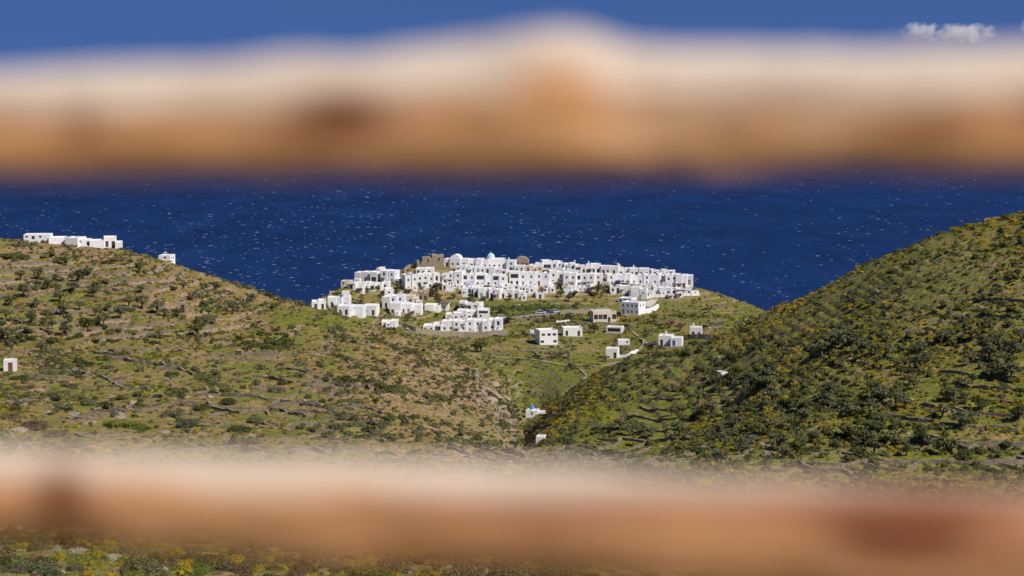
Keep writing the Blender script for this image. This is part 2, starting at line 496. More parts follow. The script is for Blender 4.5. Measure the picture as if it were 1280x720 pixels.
# ------------------------------------------------------------------ sea
def build_sea():
    mb = MB(); a = 150000
    mb.quad((-a, -2000, 0), (a, -2000, 0), (a, a, 0), (-a, a, 0))
    k = NM('sea_water', .35, .05)
    co = k.coord()
    swell = k.noise(.02, 4, .6, stretch=(.6, 1, 1)); chop = k.noise(.12, 4, .65, stretch=(.7, 1, 1))
    streak = k.noise(1.0, 7, .72, stretch=(.014, .0045, 1)); bigp = k.noise(.0010, 3, .5, stretch=(.35, 1, 1))
    c = k.ramp(streak, [(.32, (.0020, .008, .036)), (.5, (.004, .017, .068)), (.70, (.008, .030, .110))])
    c = k.mix(k.ramp(bigp, [(.4, 0.), (.65, .55)]), c, (.006, .024, .095))
    k.base(c)
    k.bump(k.math('ADD', k.math('MULTIPLY', swell, 2.0), k.math('ADD', chop, k.math('MULTIPLY', streak, 6.0))), 1.0, 1.6)
    o = mb.build('sea', k.m); tag(o, kind='structure')
    # breaking crests: thousands of little foam mounds
    n = 12000
    pxq = RNG.uniform(-250, 1530, n)
    pyq = 190 + (400 - 190) * RNG.uniform(0, 1, n) ** .9
    V = []; F = []
    for i in range(n):
        d = ray(pxq[i], pyq[i]); Y = CAMZ / -d[2]; x = d[0] * Y
        gust = fbm(np.array(x / 260), np.array(Y / 700), 91, 2)
        if gust < RNG.uniform(-.9, .2): continue
        k2 = RNG.random() ** 3.6
        L = (.4 + 4.2 * k2) * (.7 + Y / 4600); wd = .3 + .7 * k2; hh = (.010 + .075 * k2) * (.5 + Y / 2600)
        a = RNG.normal(.12, .18); ca, sa = math.cos(a), math.sin(a)
        j = len(V); m = 7
        for q in range(m):
            t = q / (m - 1) * 2 - 1; e = (1 - t * t) ** .7 * RNG.uniform(.6, 1.1) + .02
            bx = t * L / 2; by = .4 * L * .2 * math.sin(t * 2 + i)
            for (oy, oz) in ((-wd * 1.4 * e, -.02), (-.1, hh * e), (wd * e, -.02)):
                lx, ly = bx, by + oy
                V.append((x + lx * ca - ly * sa, Y + lx * sa + ly * ca, oz))
        for q in range(m - 1):
            b = j + q * 3
            F += [(b, b + 3, b + 4, b + 1), (b + 1, b + 4, b + 5, b + 2)]
    me = bpy.data.meshes.new('whitecaps'); me.from_pydata(V, [], F)
    me.materials.append(plain('sea_foam', (.48, .52, .60), .2))
    tag(link('whitecaps', me), 'white breaking wave crests scattered over the dark blue sea', 'whitecaps', kind='stuff')
build_sea()

# ------------------------------------------------------------------ clouds low over the horizon
def cloud(cx, cy, wpx, hpx, seed, label, dens=.03):
    D = 9000.; s = D / FPX
    d = ray(cx, cy); c = Vector((d[0] * D, D, CAMZ + d[2] * D))
    k = bpy.data.materials.new('cloud_vapour'); k.use_nodes = True; t = k.node_tree; t.nodes.clear()
    out = t.nodes.new('ShaderNodeOutputMaterial'); v = t.nodes.new('ShaderNodeVolumePrincipled')
    v.inputs['Color'].default_value = (.97, .97, .98, 1); v.inputs['Anisotropy'].default_value = .2
    tc = t.nodes.new('ShaderNodeTexCoord'); nz = t.nodes.new('ShaderNodeTexNoise')
    nz.inputs['Scale'].default_value = .018; nz.inputs['Detail'].default_value = 5; nz.inputs['Roughness'].default_value = .6
    mp = t.nodes.new('ShaderNodeMapping'); mp.inputs['Location'].default_value = (seed * 13.1, seed * 7.7, 0)
    t.links.new(tc.outputs['Object'], mp.inputs[0]); t.links.new(mp.outputs[0], nz.inputs['Vector'])
    r = t.nodes.new('ShaderNodeValToRGB'); r.color_ramp.elements[0].position = .50; r.color_ramp.elements[1].position = .72
    t.links.new(nz.outputs['Fac'], r.inputs[0])
    mu = t.nodes.new('ShaderNodeMath'); mu.operation = 'MULTIPLY'; mu.inputs[1].default_value = dens
    t.links.new(r.outputs[0], mu.inputs[0]); t.links.new(mu.outputs[0], v.inputs['Density'])
    t.links.new(v.outputs[0], out.inputs['Volume'])
    a, h = wpx * s * .6, hpx * s * .75
    m2 = t.nodes.new('ShaderNodeMapping'); m2.inputs['Scale'].default_value = (1 / a, 1 / a, 1 / h); ln = t.nodes.new('ShaderNodeVectorMath'); ln.operation = 'LENGTH'
    t.links.new(tc.outputs['Object'], m2.inputs[0]); t.links.new(m2.outputs[0], ln.inputs[0])
    fo = t.nodes.new('ShaderNodeMath'); fo.operation = 'MULTIPLY_ADD'; fo.inputs[1].default_value = -.34; fo.inputs[2].default_value = .22
    t.links.new(ln.outputs['Value'], fo.inputs[0]); su = t.nodes.new('ShaderNodeMath'); su.operation = 'ADD'
    t.links.new(nz.outputs['Fac'], su.inputs[0]); t.links.new(fo.outputs[0], su.inputs[1]); t.links.new(su.outputs[0], r.inputs[0])
    import bmesh
    bm = bmesh.new(); bmesh.ops.create_icosphere(bm, subdivisions=3, radius=1)
    for v_ in bm.verts: v_.co = (v_.co.x * a, v_.co.y * a, v_.co.z * h)
    me = bpy.data.meshes.new('cloud'); bm.to_mesh(me); bm.free(); me.materials.append(k)
    o = link('cloud', me); o.location = c
    tag(o, label, 'cloud', 'clouds low over the horizon')
cloud(1150, 40, 46, 22, 3, 'small puffy white cloud low in the blue sky')
cloud(1284, 33, 26, 24, 9, 'small white cloud tuft above the other low clouds', .02)
cloud(1205, 42, 80, 20, 5, 'ragged white cloud low over the horizon at the fence rail end')

# ------------------------------------------------------------------ houses
WIN = {}
def window_mesh(kind, wd, ht, frame):
    key = (kind, wd, ht, frame)
    if key in WIN: return WIN[key]
    mb = MB(); t = .07
    mb.box(-wd / 2 - .01, wd / 2 + .01, .0, .04, -.01, ht + .01, 0 if kind != 'door' else 1)
    if kind == 'window':
        mb.box(-wd / 2, -wd / 2 + t, -.05, -.003, 0, ht, 1); mb.box(wd / 2 - t, wd / 2, -.05, -.003, 0, ht, 1)
        mb.box(-wd / 2 + t, wd / 2 - t, -.05, -.003, 0, t, 1); mb.box(-wd / 2 + t, wd / 2 - t, -.05, -.003, ht - t, ht, 1)
        mb.box(-t / 2, t / 2, -.045, -.003, t, ht - t, 1)
    elif kind == 'door':
        mb.box(-wd * .4, wd * .4, -.03, -.003, ht * .1, ht * .45, 1); mb.box(-wd * .4, wd * .4, -.03, -.003, ht * .52, ht * .92, 1)
    else:   # open loggia: posts in front of a dark recess
        n = max(2, int(wd / 1.4))
        for q in range(n + 1):
            x = -wd / 2 + .06 + (wd - .12) * q / n
            mb.box(x - .05, x + .05, -.06, -.003, 0, ht, 1)
    WIN[key] = mb.mesh(kind, [M['glass'], M[frame]])
    return WIN[key]

def facade(mb, o, ux, n, W, z0, z1, ops, rec=.22):
    """wall panel with real openings; ops = (x0, x1, za, zb)"""
    o = Vector(o); ux = Vector(ux); n = Vector(n); up = Vector((0, 0, 1))
    xs = sorted({0., W} | {a for p in ops for a in p[:2]}); zs = sorted({z0, z1} | {a for p in ops for a in p[2:]})
    P = lambda x, z, d=0: o + ux * x + up * z - n * d
    for a, b in zip(xs[:-1], xs[1:]):
        for c, e in zip(zs[:-1], zs[1:]):
            mx, mz = (a + b) / 2, (c + e) / 2
            if any(p[0] < mx < p[1] and p[2] < mz < p[3] for p in ops): continue
            mb.quad(P(a, c), P(b, c), P(b, e), P(a, e))
    for a, b, c, e in ops:
        mb.quad(P(a, c), P(a, c, rec), P(a, e, rec), P(a, e)); mb.quad(P(b, c, rec), P(b, c), P(b, e), P(b, e, rec))
        mb.quad(P(a, c), P(b, c), P(b, c, rec), P(a, c, rec)); mb.quad(P(a, e, rec), P(b, e, rec), P(b, e), P(a, e))

HOUSES = []
def house(px0, px1, pyt, pyb, label, name='house', group='white houses of the hilltop town', wall='white', roof='roofwhite', frames=('dark_wood',),
          yaw=None, depth=7.0, storeys=None, dens=.8, extras=(), ymin=600., win=(.78, 1.05), door=True, cat='house', side=True, loc=None, ymax=905.):
    rr = random.Random(int(px0 * 31 + pyt * 17))
    p = hit((px0 + px1) / 2, pyb, ymin, ymax) if loc is None else np.array(loc)
    Y = p[1]
    W = (px1 - px0) / FPX * Y; Ht = max((pyb - pyt) / FPX * Y, 1.7)
    zb = zray(pyb, Y)
    if yaw is None: yaw = rr.uniform(-13, 9)
    W = max(1.6, (W + .25 - abs(math.sin(R(yaw))) * depth * .35) / math.cos(R(yaw)))
    root = empty(name, (p[0], Y, zb), R(yaw), label, cat, group)
    HOUSES.append((p[0], Y, W, depth))
    fd = -5.0
    ns = storeys or max(1, int(round(Ht / 3.1)))
    sh = (Ht - .3) / ns
    ops = []; items = []
    ww0, wh0 = win
    if 'loggia' in extras:
        a = .5; b = W - .5; za = sh * (ns - 1) + .5; zb2 = min(za + 1.7, Ht - .5)
        ops.append((a, b, za, zb2)); items.append(('loggia', (a + b) / 2, za, b - a, zb2 - za, rr.choice(frames)))
    for st in range(ns):
        if 'loggia' in extras and st == ns - 1: continue
        nb = max(1, int((W - .3) / 1.75)); bw = W / nb
        dq = rr.randrange(nb) if (st == 0 and door) else -1
        for q in range(nb):
            cx = bw * (q + .5) + rr.uniform(-.2, .2)
            fr = rr.choice(frames)
            if rr.random() < .25: fr = rr.choice(('blue_paint', 'grey_paint', 'brown_paint', 'grey_paint'))
            if q == dq and sh > 2.3:
                ww, wh = 1.0, 2.05; za = st * sh + .05; kind = 'door'
            else:
                if rr.random() > dens: continue
                big = rr.random() < .22
                ww, wh = (.95, min(1.9, sh * .7)) if big else (ww0, min(wh0, sh * .55))
                za = st * sh + (.25 if big else max(.7, sh * .30)); kind = 'window'
            if ww > W - .3: ww = W - .4
            cx = min(max(cx, ww / 2 + .12), W - ww / 2 - .12)
            if za + wh > Ht - .4: wh = Ht - .4 - za
            if wh < .4 or ww < .3: continue
            if any(not (cx + ww / 2 + .1 < o[0] or cx - ww / 2 - .1 > o[1] or za > o[3] or za + wh < o[2]) for o in ops): continue
            ops.append((cx - ww / 2, cx + ww / 2, za, za + wh)); items.append((kind, cx, za, ww, wh, fr))
    if wall == 'white': wall = rr.choice(('white', 'white', 'white', 'white2', 'white3'))
    mb = MB(); D = depth
    facade(mb, (-W / 2, 0, 0), (1, 0, 0), (0, -1, 0), W, fd, Ht, ops)
    sops = []; sitems = []
    if side and D > 4 and rr.random() < .7:
        for st in range(ns):
            for cy in (D * .3, D * .68):
                if rr.random() < .5:
                    za = st * sh + sh * .32; wh = min(1.1, sh * .45)
                    sops.append((cy - .4, cy + .4, za, za + wh)); sitems.append((cy, za, .8, wh, rr.choice(frames)))
    facade(mb, (W / 2, 0, 0), (0, 1, 0), (1, 0, 0), D, fd, Ht, sops)
    facade(mb, (-W / 2, D, 0), (0, -1, 0), (-1, 0, 0), D, fd, Ht, [])
    facade(mb, (W / 2, D, 0), (-1, 0, 0), (0, 1, 0), W, fd, Ht, [])
    t = .28; zr = Ht - .4
    A = [(-W / 2, 0), (W / 2, 0), (W / 2, D), (-W / 2, D)]; B = [(-W / 2 + t, t), (W / 2 - t, t), (W / 2 - t, D - t), (-W / 2 + t, D - t)]
    for q in range(4):
        a, b, c, e = A[q], A[(q + 1) % 4], B[(q + 1) % 4], B[q]
        mb.quad((*a, Ht), (*b, Ht), (*c, Ht), (*e, Ht)); mb.quad((*e, Ht), (*c, Ht), (*c, zr - .1), (*e, zr - .1))
    wl = mb.build('wall', M[wall], root)
    mb = MB(); mb.box(-W / 2 + t - .02, W / 2 - t + .02, t - .02, D - t + .02, zr - .18, zr)
    rf = mb.build('roof', M[roof], root)
    for kind, cx, za, ww, wh, fr in items:
        k2 = kind
        me = window_mesh(k2, round(ww, 2), round(wh, 1), fr)
        o = link('window' if kind == 'window' else kind, me, root, (cx - W / 2, .17, za))
        if abs(round(wh, 1) - wh) > 1e-6: o.scale.z = wh / max(round(wh, 1), .1)
    for cy, za, ww, wh, fr in sitems:
        o = link('window', window_mesh('window', ww, round(wh, 1), fr), root, (W / 2 - .17, cy, za)); o.rotation_euler = (0, 0, math.pi / 2)
        o.scale.z = wh / max(round(wh, 1), .1)
    if 'chimney' in extras or (rr.random() < .3 and 'plain' not in extras and W > 3):
        cx = rr.uniform(-W * .35, W * .35); cy = rr.uniform(D * .3, D * .8)
        mb = MB(); mb.box(cx - .28, cx + .28, cy - .28, cy + .28, zr, Ht + .8); mb.box(cx - .36, cx + .36, cy - .36, cy + .36, Ht + .8, Ht + .92)
        mb.box(cx - .2, cx + .2, cy - .2, cy + .2, Ht + .92, Ht + 1.15)
        mb.build('chimney', M['white'], root)
    if 'room' in extras:
        mb = MB(); cx = rr.uniform(-.2, .2) * W; mb.box(cx - 1.3, cx + 1.3, D * .4, D * .8, zr - .05, Ht + 1.9); mb.build('roof_room', M['white'], root)
    if 'vault' in extras:
        mb = MB(); n = 10
        for q in range(n):
            a0, a1 = math.pi * q / n, math.pi * (q + 1) / n; r = W / 2 - .1; hz = min(r * .8, 1.8)
            p0 = (-r * math.cos(a0), Ht - .3 + hz * math.sin(a0)); p1 = (-r * math.cos(a1), Ht - .3 + hz * math.sin(a1))
            mb.quad((p0[0], .1, p0[1]), (p1[0], .1, p1[1]), (p1[0], D - .1, p1[1]), (p0[0], D - .1, p0[1]))
            mb.quad((p0[0], .1, Ht - .35), (p1[0], .1, Ht - .35), (p1[0], .1, p1[1]), (p0[0], .1, p0[1]))
        mb.build('vault', M[wall], root)
    if 'pergola' in extras:
        mb = MB(); zt = min(2.5, Ht * .8)
        for q in range(4):
            x = -W / 2 + .2 + (W - .4) * q / 3; mb.box(x - .08, x + .08, -2.2, -2.05, -1.5, zt)
        mb.box(-W / 2, W / 2, -2.4, .0 - .02, zt, zt + .14); mb.build('pergola', M['reed'], root)
    if 'balcony' in extras:
        mb = MB(); zt = sh * max(ns - 1, 1) - .05; mb.box(-W * .38, W * .38, -1.1, -.002, zt - .16, zt); mb.box(-W * .38, W * .38, -1.1, -1.0, zt, zt + .85)
        mb.build('balcony', M[wall], root)
    if 'awning' in extras:
        mb = MB(); mb.quad((-W * .45, -1.6, 1.9), (W * .1, -1.6, 1.9), (W * .1, -.02, 2.5), (-W * .45, -.02, 2.5)); mb.box(-W * .45, W * .1, -1.62, -1.58, 1.55, 1.9)
        mb.build('awning', M['awning'], root)
    if 'stair' in extras:
        mb = MB()
        for q in range(8):
            mb.box(-W * .5 + q * .32, -W * .5 + q * .32 + .32, -1.1, -.003, -4, .25 + q * .3)
        mb.build('stair', M['white'], root)
    if group == 'white houses on the green slope below the town' or 'yard' in extras:
        mb = MB(); a, b = rr.uniform(.6, 2.5), rr.uniform(.6, 3.0)
        mb.box(-W / 2 - a, W / 2 + b, -2.6, .0 - .004, -4, -.02); mb.box(-W / 2 - a - .003, W / 2 + b + .003, -2.9, -2.55, -4.1, .28)
        mb.build('terrace', M['stone'], root)
    if 'reedroof' in extras:
        mb = MB(); mb.box(-W / 2 - .3, W / 2 + .3, -1.2, D * .8, Ht + .05, Ht + .3)
        mb.build('reed_shade', M['reed'], root)
    return root, W, Ht, D

_ones = ['first', 'second', 'third', 'fourth', 'fifth', 'sixth', 'seventh', 'eighth', 'ninth']
ORD = _ones + ['tenth', 'eleventh', 'twelfth', 'thirteenth', 'fourteenth', 'fifteenth', 'sixteenth', 'seventeenth', 'eighteenth', 'nineteenth']
for tens, th in (('twenty', 'twentieth'), ('thirty', 'thirtieth'), ('forty', 'fortieth'), ('fifty', 'fiftieth'), ('sixty', 'sixtieth')):
    ORD += [th] + [tens + '-' + o for o in _ones]
def split_wide(items):
    """a wide front is really two or three joined houses of uneven height"""
    out = []
    for it in items:
        wpx = it[1] - it[0]; n = 1 if wpx < 12.4 else (2 if wpx < 24 else 3)
        if n == 1 or 'vault' in (it[4].get('extras', ()) if len(it) > 4 else ()): out.append(it); continue
        rq = random.Random(int(it[0] * 13 + it[2])); cuts = [it[0]] + [it[0] + wpx * (k + rq.uniform(-.12, .12)) / n for k in range(1, n)] + [it[1]]
        star = rq.randrange(n)
        for k in range(n):
            o = dict(it[4]) if len(it) > 4 else {}
            if k != star and 'extras' in o: o['extras'] = tuple(e for e in o['extras'] if e in ('plain', 'balcony')) or ('plain',)
            out.append((cuts[k] - .15, cuts[k + 1] + .15, it[2] + (0 if k == star else rq.uniform(.3, 2.2)), it[3] + rq.uniform(-.6, .6), o))
    return out
ROWS = []
def row(items, where, start, **kw):
    """a row of houses; labels count along the row from a landmark"""
    for i, it in enumerate(split_wide(items)):
        k = dict(kw); k.update(it[4] if len(it) > 4 else {})
        what = k.pop('what', None)
        ROWS.append((it, where, ORD[i], k.get('ymin', 600)))
        if what is None:
            ex = k.get('extras', ())
            tone = {'white': 'white', 'white2': 'white', 'cream': 'cream', 'stone': 'bare stone'}[k.get('wall', 'white')]
            what = tone + ' house'
            for e, s in (('loggia', ' with open loggia'), ('balcony', ' with balcony'), ('pergola', ' with pergola'), ('vault', ' with vaulted roof'), ('chimney', ' with chimney')):
                if e in ex: what += s; break
        house(*it[:4], ('%s, %s in the %s %s' % (what, ORD[i], where, start)).strip(), **k)

B = dict
CH = B(extras=('chimney',)); BAL = B(extras=('balcony',)); LOG = B(extras=('loggia',)); PL = B(extras=('plain',))
row([(555, 562, 323.5, 334), (562, 575.5, 322.5, 335, B(extras=('vault',), dens=1, door=False)), (575.5, 585, 323.5, 335, PL), (585, 594, 324, 335.5, PL), (594, 602, 323.5, 337), (602, 609.5, 324, 337)],
    'crest row', 'from the castle ruin', depth=5.5, yaw=None)
row([(633, 644, 325.5, 340, B(dens=1)), (644, 661, 325.5, 334, B(wall='stone', roof='roofgrey', extras=('vault', ), dens=.3)), (661, 677, 329, 339, PL), (678, 690, 325.5, 337, B(extras=('loggia',), frames=('grey_paint',))),
     (690, 703, 326.5, 336.5), (705.5, 719, 329, 338, CH), (719, 726, 331, 340), (725.5, 739, 330.5, 342, CH), (739, 751, 330, 342, PL), (751, 762, 332.5, 343.5), (762, 773, 333, 344, CH), (773, 787, 334, 345, CH),
     (787, 799, 335.3, 346), (799, 811, 335.6, 346.5), (814, 828, 337.2, 344), (828, 842, 337.4, 344)],
    'crest row', 'from the domed church', depth=5.5)
row([(569, 582, 331.5, 341), (582, 594.5, 332, 341, LOG), (595, 606, 333, 342), (606, 618, 334, 342.5), (618, 633, 335.8, 343.5, B(dens=1, door=False)), (643, 655, 332, 341), (655, 666, 332.5, 341, B(wall='cream')),
     (666, 678, 333.5, 341.5, B(wall='cream')), (680, 692, 336, 343, B(extras=('balcony',))), (692, 704, 335.5, 343), (704, 716, 337, 344), (716, 727, 338, 345)],
    'second row', 'from the castle ruin', depth=4.6)
RD = B(frames=('red_paint',), dens=1); BL = B(frames=('blue_paint',), dens=1)
row([(552, 566.5, 340.5, 355, B(frames=('red_paint',), dens=1, extras=('balcony',))), (567, 578, 339.5, 356.5), (578, 594, 342, 358.5, B(extras=('loggia',), frames=('grey_paint',), dens=1)), (594.5, 606, 342, 359, LOG), (606, 614.5, 343, 359),
     (615, 624, 343.5, 359, LOG), (624, 634.5, 344, 359.5), (637, 649, 339.5, 357.5, B(extras=('loggia',))), (649, 659, 340.5, 358.5, B(dens=1)), (659, 669, 340.5, 358.5, B(dens=1, frames=('red_paint', 'dark_wood'))), (669, 678, 340.5, 357.5, B(dens=1)),
     (678, 687, 341, 357.5, B(frames=('grey_paint',), dens=1)), (687, 696, 338.5, 356.5), (696, 704, 339.5, 356.5), (704, 712, 340.5, 360.5), (712, 720, 341, 360.5, BAL), (720, 727, 341.5, 359.5, LOG),
     (727, 743, 342, 358.5, B(extras=('balcony',), frames=('grey_paint', 'dark_wood'), dens=1)), (743, 753, 342.5, 357.5, B(dens=1)), (759, 770, 343, 357), (770, 781, 343.5, 357, B(frames=('grey_paint',), extras=('awning',))),
     (781, 797, 342.5, 357, B(extras=('loggia',), storeys=1, dens=1)), (797, 813, 343, 357, B(dens=1)), (814, 832, 342.3, 357.5, BL), (832, 845, 342.8, 360), (845, 858, 343, 360, B(dens=.6)), (858, 865.5, 344.5, 356)],
    'main row', 'from the castle ruin', depth=6.5)
row([(553, 567, 355, 363.5, B(wall='white2')), (575.5, 590, 358.5, 368, B(extras=('loggia',), frames=('blue_paint',))), (592, 605, 359.5, 372), (605, 618, 360.5, 372.5, B(dens=1)), (618, 633, 361.5, 373.5, B(dens=1)), (640, 655.5, 362.5, 373.5),
     (656, 668, 358.5, 367, PL), (670, 680, 365.8, 374.5, B(wall='white2')), (681, 694, 359, 366, PL), (705, 722, 361, 368, PL), (722, 744, 359.5, 365, PL), (762.5, 775, 357, 366.5), (775, 786, 357.5, 366.5),
     (788.5, 808.5, 359, 371.5, B(dens=.4)), (817, 832, 357.5, 370, B(dens=.9)), (832, 845, 359.5, 370), (845, 857, 360.5, 370, B(extras=('pergola',))), (857, 865, 358, 370), (865, 873.5, 363.5, 369, PL)],
    'lowest row', 'of the town', depth=6)
row([(566, 577, 354.5, 361), (580, 592, 356.5, 362), (590, 604, 355.5, 363), (604, 616, 356, 364), (616, 627, 356, 365), (627, 641, 355.5, 366), (633, 641, 362, 373), (641, 656, 355.5, 364), (656, 670, 355.5, 362), (684, 694, 355, 362),
     (703, 716, 357.5, 364), (716, 731, 357, 363), (731, 744, 357, 362.5), (753, 762, 352, 360, B(wall='cream')), (786, 800, 354, 360), (800, 817, 354.5, 361), (808, 818, 362, 371)],
    'middle row', 'under the main row', depth=5, dens=.55)
NW = 'white houses at the seaward corner of the town'
row([(442.5, 451, 340.5, 354, PL), (451, 462, 340, 353, B(dens=1)), (462, 472, 340, 353, B(extras=('loggia',))), (470, 476, 335, 342, PL), (475, 485, 338, 354, BAL), (485, 494, 338.5, 355), (493, 499, 348.5, 357, PL)],
    'seaward block', 'from the cliff edge', depth=7, group=NW, yaw=-14, frames=('grey_paint', 'dark_wood', 'brown_paint'))
row([(426, 438, 351, 358, B(wall='cream', dens=.3, roof='roofgrey', extras=('plain',))), (434, 445, 353, 362.5, B(extras=('balcony',))), (445, 455, 353.5, 364), (455, 461.5, 352.5, 364, PL), (461, 469, 354, 364, B(extras=('loggia',))), (469, 477, 354, 363), (477, 485.5, 352.5, 362)],
    'terrace under the seaward block', '', depth=5, group=NW, yaw=-8)
row([(506, 522, 342.5, 364, B(frames=('dark_wood', 'grey_paint'), dens=1, yaw=18, wall='white2')), (522, 536, 342, 360, B(extras=('balcony',), dens=1)), (536, 550, 342.3, 359.5, B(dens=1)), (520, 541, 335.3, 344, PL)],
    'tall block under the castle', '', depth=7)
row([(390, 407.5, 375.5, 386.5, B(dens=.3)), (410, 436, 371, 385, B(extras=('room', 'chimney'), dens=.3)), (421.5, 470, 382, 394.5, B(depth=8, yaw=-6, dens=.6))],
    'outlying group by the cliff', '', ymin=640, group='white houses outside the town')
row([(477.5, 505, 369, 386, B(dens=.9, extras=('stair',))), (481, 492, 361, 371, B(extras=('plain',), dens=.5)), (487.5, 526, 379, 393.5, B(dens=.8, yaw=-4)), (508, 524, 369.5, 380, B(wall='cream', roof='roofgrey', dens=1, frames=('dark_wood',))),
     (522, 535.5, 364, 376, B(wall='stone', roof='roofgrey', dens=.2)), (531, 560, 379, 388.5, B(extras=('reedroof',), frames=('brown_paint', 'dark_wood'), yaw=-3)), (477.5, 494, 401, 408.5, B(dens=0, door=False, extras=('plain',))),
     (574, 600, 377.5, 389, B(extras=('balcony',), dens=.9)), (571, 611, 387, 398, B(dens=.9, extras=('loggia',), storeys=2)), (557, 580, 391.5, 401, B(wall='white2'))],
    'gardens under the town', '', depth=7, group='white houses in the gardens below the town')
row([(529, 552, 405, 415, B(extras=('loggia',), frames=('grey_paint',))), (552, 567, 401, 416.5, B(dens=1)), (567, 583, 401, 416.5, B(extras=('balcony',))), (583, 603, 400, 416, B(dens=1, frames=('grey_paint',))), (603, 627, 399, 415, B(dens=1))],
    'block over the retaining wall', '', depth=8, yaw=-3, group='white houses over the stone retaining wall', door=False)
# annexes wedged between the houses of the rows
for it, where, od, ym in [r for r in ROWS if r[1] in ('crest row', 'second row', 'main row', 'lowest row', 'middle row', 'seaward block', 'tall block under the castle', 'terrace under the seaward block', 'gardens under the town', 'outlying group by the cliff', 'block over the retaining wall')]:
    rq = random.Random(int(it[0] * 7 + it[3]))
    if rq.random() < (.25 if where == 'crest row' else .55):
        c = it[0] + (it[1] - it[0]) * rq.uniform(0, 1); wpx = rq.uniform(4.5, 8.5); hpx = rq.uniform(4.5, 8)
        yb = it[3] + rq.uniform(-1.5, 3.0)
        house(c - wpx / 2, c + wpx / 2, yb - hpx, yb, 'small white annex beside the %s house of the %s' % (od, where), 'annex', 'small annexes of the town', depth=rq.uniform(2.5, 4.5), dens=.7,
              yaw=rq.uniform(-14, 10), extras=rq.choice((('plain',), ('plain',), ('plain', 'balcony'), ('plain', 'pergola'), ('chimney',), ('plain', 'stair'))), wall=rq.choice(('white', 'white', 'white', 'cream')), frames=('dark_wood', 'grey_paint'))
house(772, 790, 372.5, 379, 'white flat-roofed upper house behind the cube house with white yard', depth=6, yaw=-25)
house(775, 799, 377.5, 393.5, 'white cube house with shaded blue-grey side beside the white yard', depth=7, yaw=-28, frames=('grey_paint',), dens=1)
house(741, 771, 389, 403, 'unfinished beige two-storey building with dark open bays above the valley', 'unfinished_building', 'buildings on the green slope', wall='cream', roof='roofgrey', frames=('dark_wood',), dens=1, win=(1.6, 1.9), depth=7, yaw=10, cat='building', extras=('plain',))
SL = 'white houses on the green slope below the town'
house(674, 698, 412.5, 431, 'tall white two-storey cube house with deeply shaded side on the green slope', group=SL, depth=7, yaw=14, win=(1.3, .9), dens=.7, extras=('plain',), door=False)
house(704, 728, 409.5, 420.5, 'low white house with raised end wall beside the tall cube on the slope', group=SL, depth=6, yaw=5, dens=.25, extras=('plain',))
house(757.5, 777, 408.5, 416.5, 'low white house with dark open porch beside the steep path', group=SL, depth=5, yaw=-15, extras=('loggia', 'plain'))
house(773, 787, 425, 431, 'tiny white shed between the path and the green terraces', 'shed', SL, depth=4, yaw=0, dens=.3, extras=('plain',), cat='shed')
house(757, 772, 435.5, 448, 'small white house with a long white yard wall beside the valley path', group=SL, depth=5, yaw=-10, dens=.6, extras=('plain',))
house(822.5, 840, 419.5, 432, 'white house with two dark windows beside the stone base house', group=SL, depth=6, yaw=-12, extras=('chimney',), dens=.8)
house(838, 852, 422, 433, 'white wing with blank wall joined to the white house by the scrub', group=SL, depth=5, yaw=-12, dens=.2, extras=('plain',))
house(862, 877, 409, 422, 'small white house with roof pillar standing on a stone base', group=SL, depth=5, yaw=-8, extras=('chimney',), dens=.9)
house(663, 667.5, 413, 418.5, 'tiny white kiosk beside the tall white cube house', 'shed', SL, depth=2, yaw=0, dens=0, door=False, extras=('plain',), cat='shed')
# row of cubes on the hill at the left
LR = 'white cube houses on the hill crest'
for a, b, c, d, t, kw in (
    (30, 62, 293.2, 300, 'long low white house at the far end of the hillcrest row', B(dens=.5, yaw=4)),
    (61, 85, 296.8, 305.5, 'white cube house with one tall dark door on the hill crest', B(dens=.3, yaw=16)),
    (80, 98, 297, 306, 'white cube house joining the door cube in the hillcrest row', B(dens=.6, yaw=-14)),
    (97, 114, 299.5, 308, 'low white house set back in the hillcrest row', B(dens=.5, yaw=10)),
    (112, 130, 300.5, 309.5, 'small white cube with a dark door beside the hillcrest tower house', B(dens=.4, yaw=12)),
    (130, 146, 296.2, 310, 'tallest white cube of the hillcrest row with one dark window', B(dens=.5, yaw=12, storeys=1)),
    (144, 152, 302.5, 310, 'narrow white annex at the cliff end of the hillcrest row', B(dens=.2, yaw=8))):
    house(a, b, c, d, t, group=LR, ymin=480, ymax=640, extras=('plain',), depth=6, **kw)

# --- churches
def church(px0, px1, pyt, pyb, dpx, r, label, mat, ymin, yaw=0, depth=8, cat='church', name='church', ymax=905.):
    root, W, Ht, D = house(px0, px1, pyt, pyb, label, name, None, depth=depth, yaw=yaw, dens=.7, extras=('plain',), ymin=ymin, cat=cat, win=(.6, 1.0), ymax=ymax)
    Y = root.location.y; cx = (dpx - (px0 + px1) / 2) / FPX * Y; rr = r / FPX * Y
    mb = MB(); mb.tube([(cx, D / 2, Ht - .6), (cx, D / 2, Ht + rr * .35)], [rr * 1.02] * 2, 16); mb.build('drum', M['white'], root)
    mb = MB(); mb.dome(cx, D / 2, Ht + rr * .34, rr, rr * 1.05, 20, 7); dm = mb.build('dome', M[mat], root, True)
    mb = MB(); t = Ht + rr * 1.36; mb.box(cx - .05, cx + .05, D / 2 - .05, D / 2 + .05, t, t + .8); mb.box(cx - .25, cx + .25, D / 2 - .04, D / 2 + .04, t + .45, t + .55); mb.build('cross', M['white'], dm)
    return root, W, Ht, D
church(609.5, 632.5, 324, 337, 614, 5, 'white church with pale blue dome on the town crest', 'dome', 600, yaw=3)
church(657, 672, 513, 522, 664, 3.6, 'tiny white chapel with bright blue dome in the valley bottom', 'dome2', 560, yaw=-10, depth=4, cat='chapel', name='chapel', ymax=700)
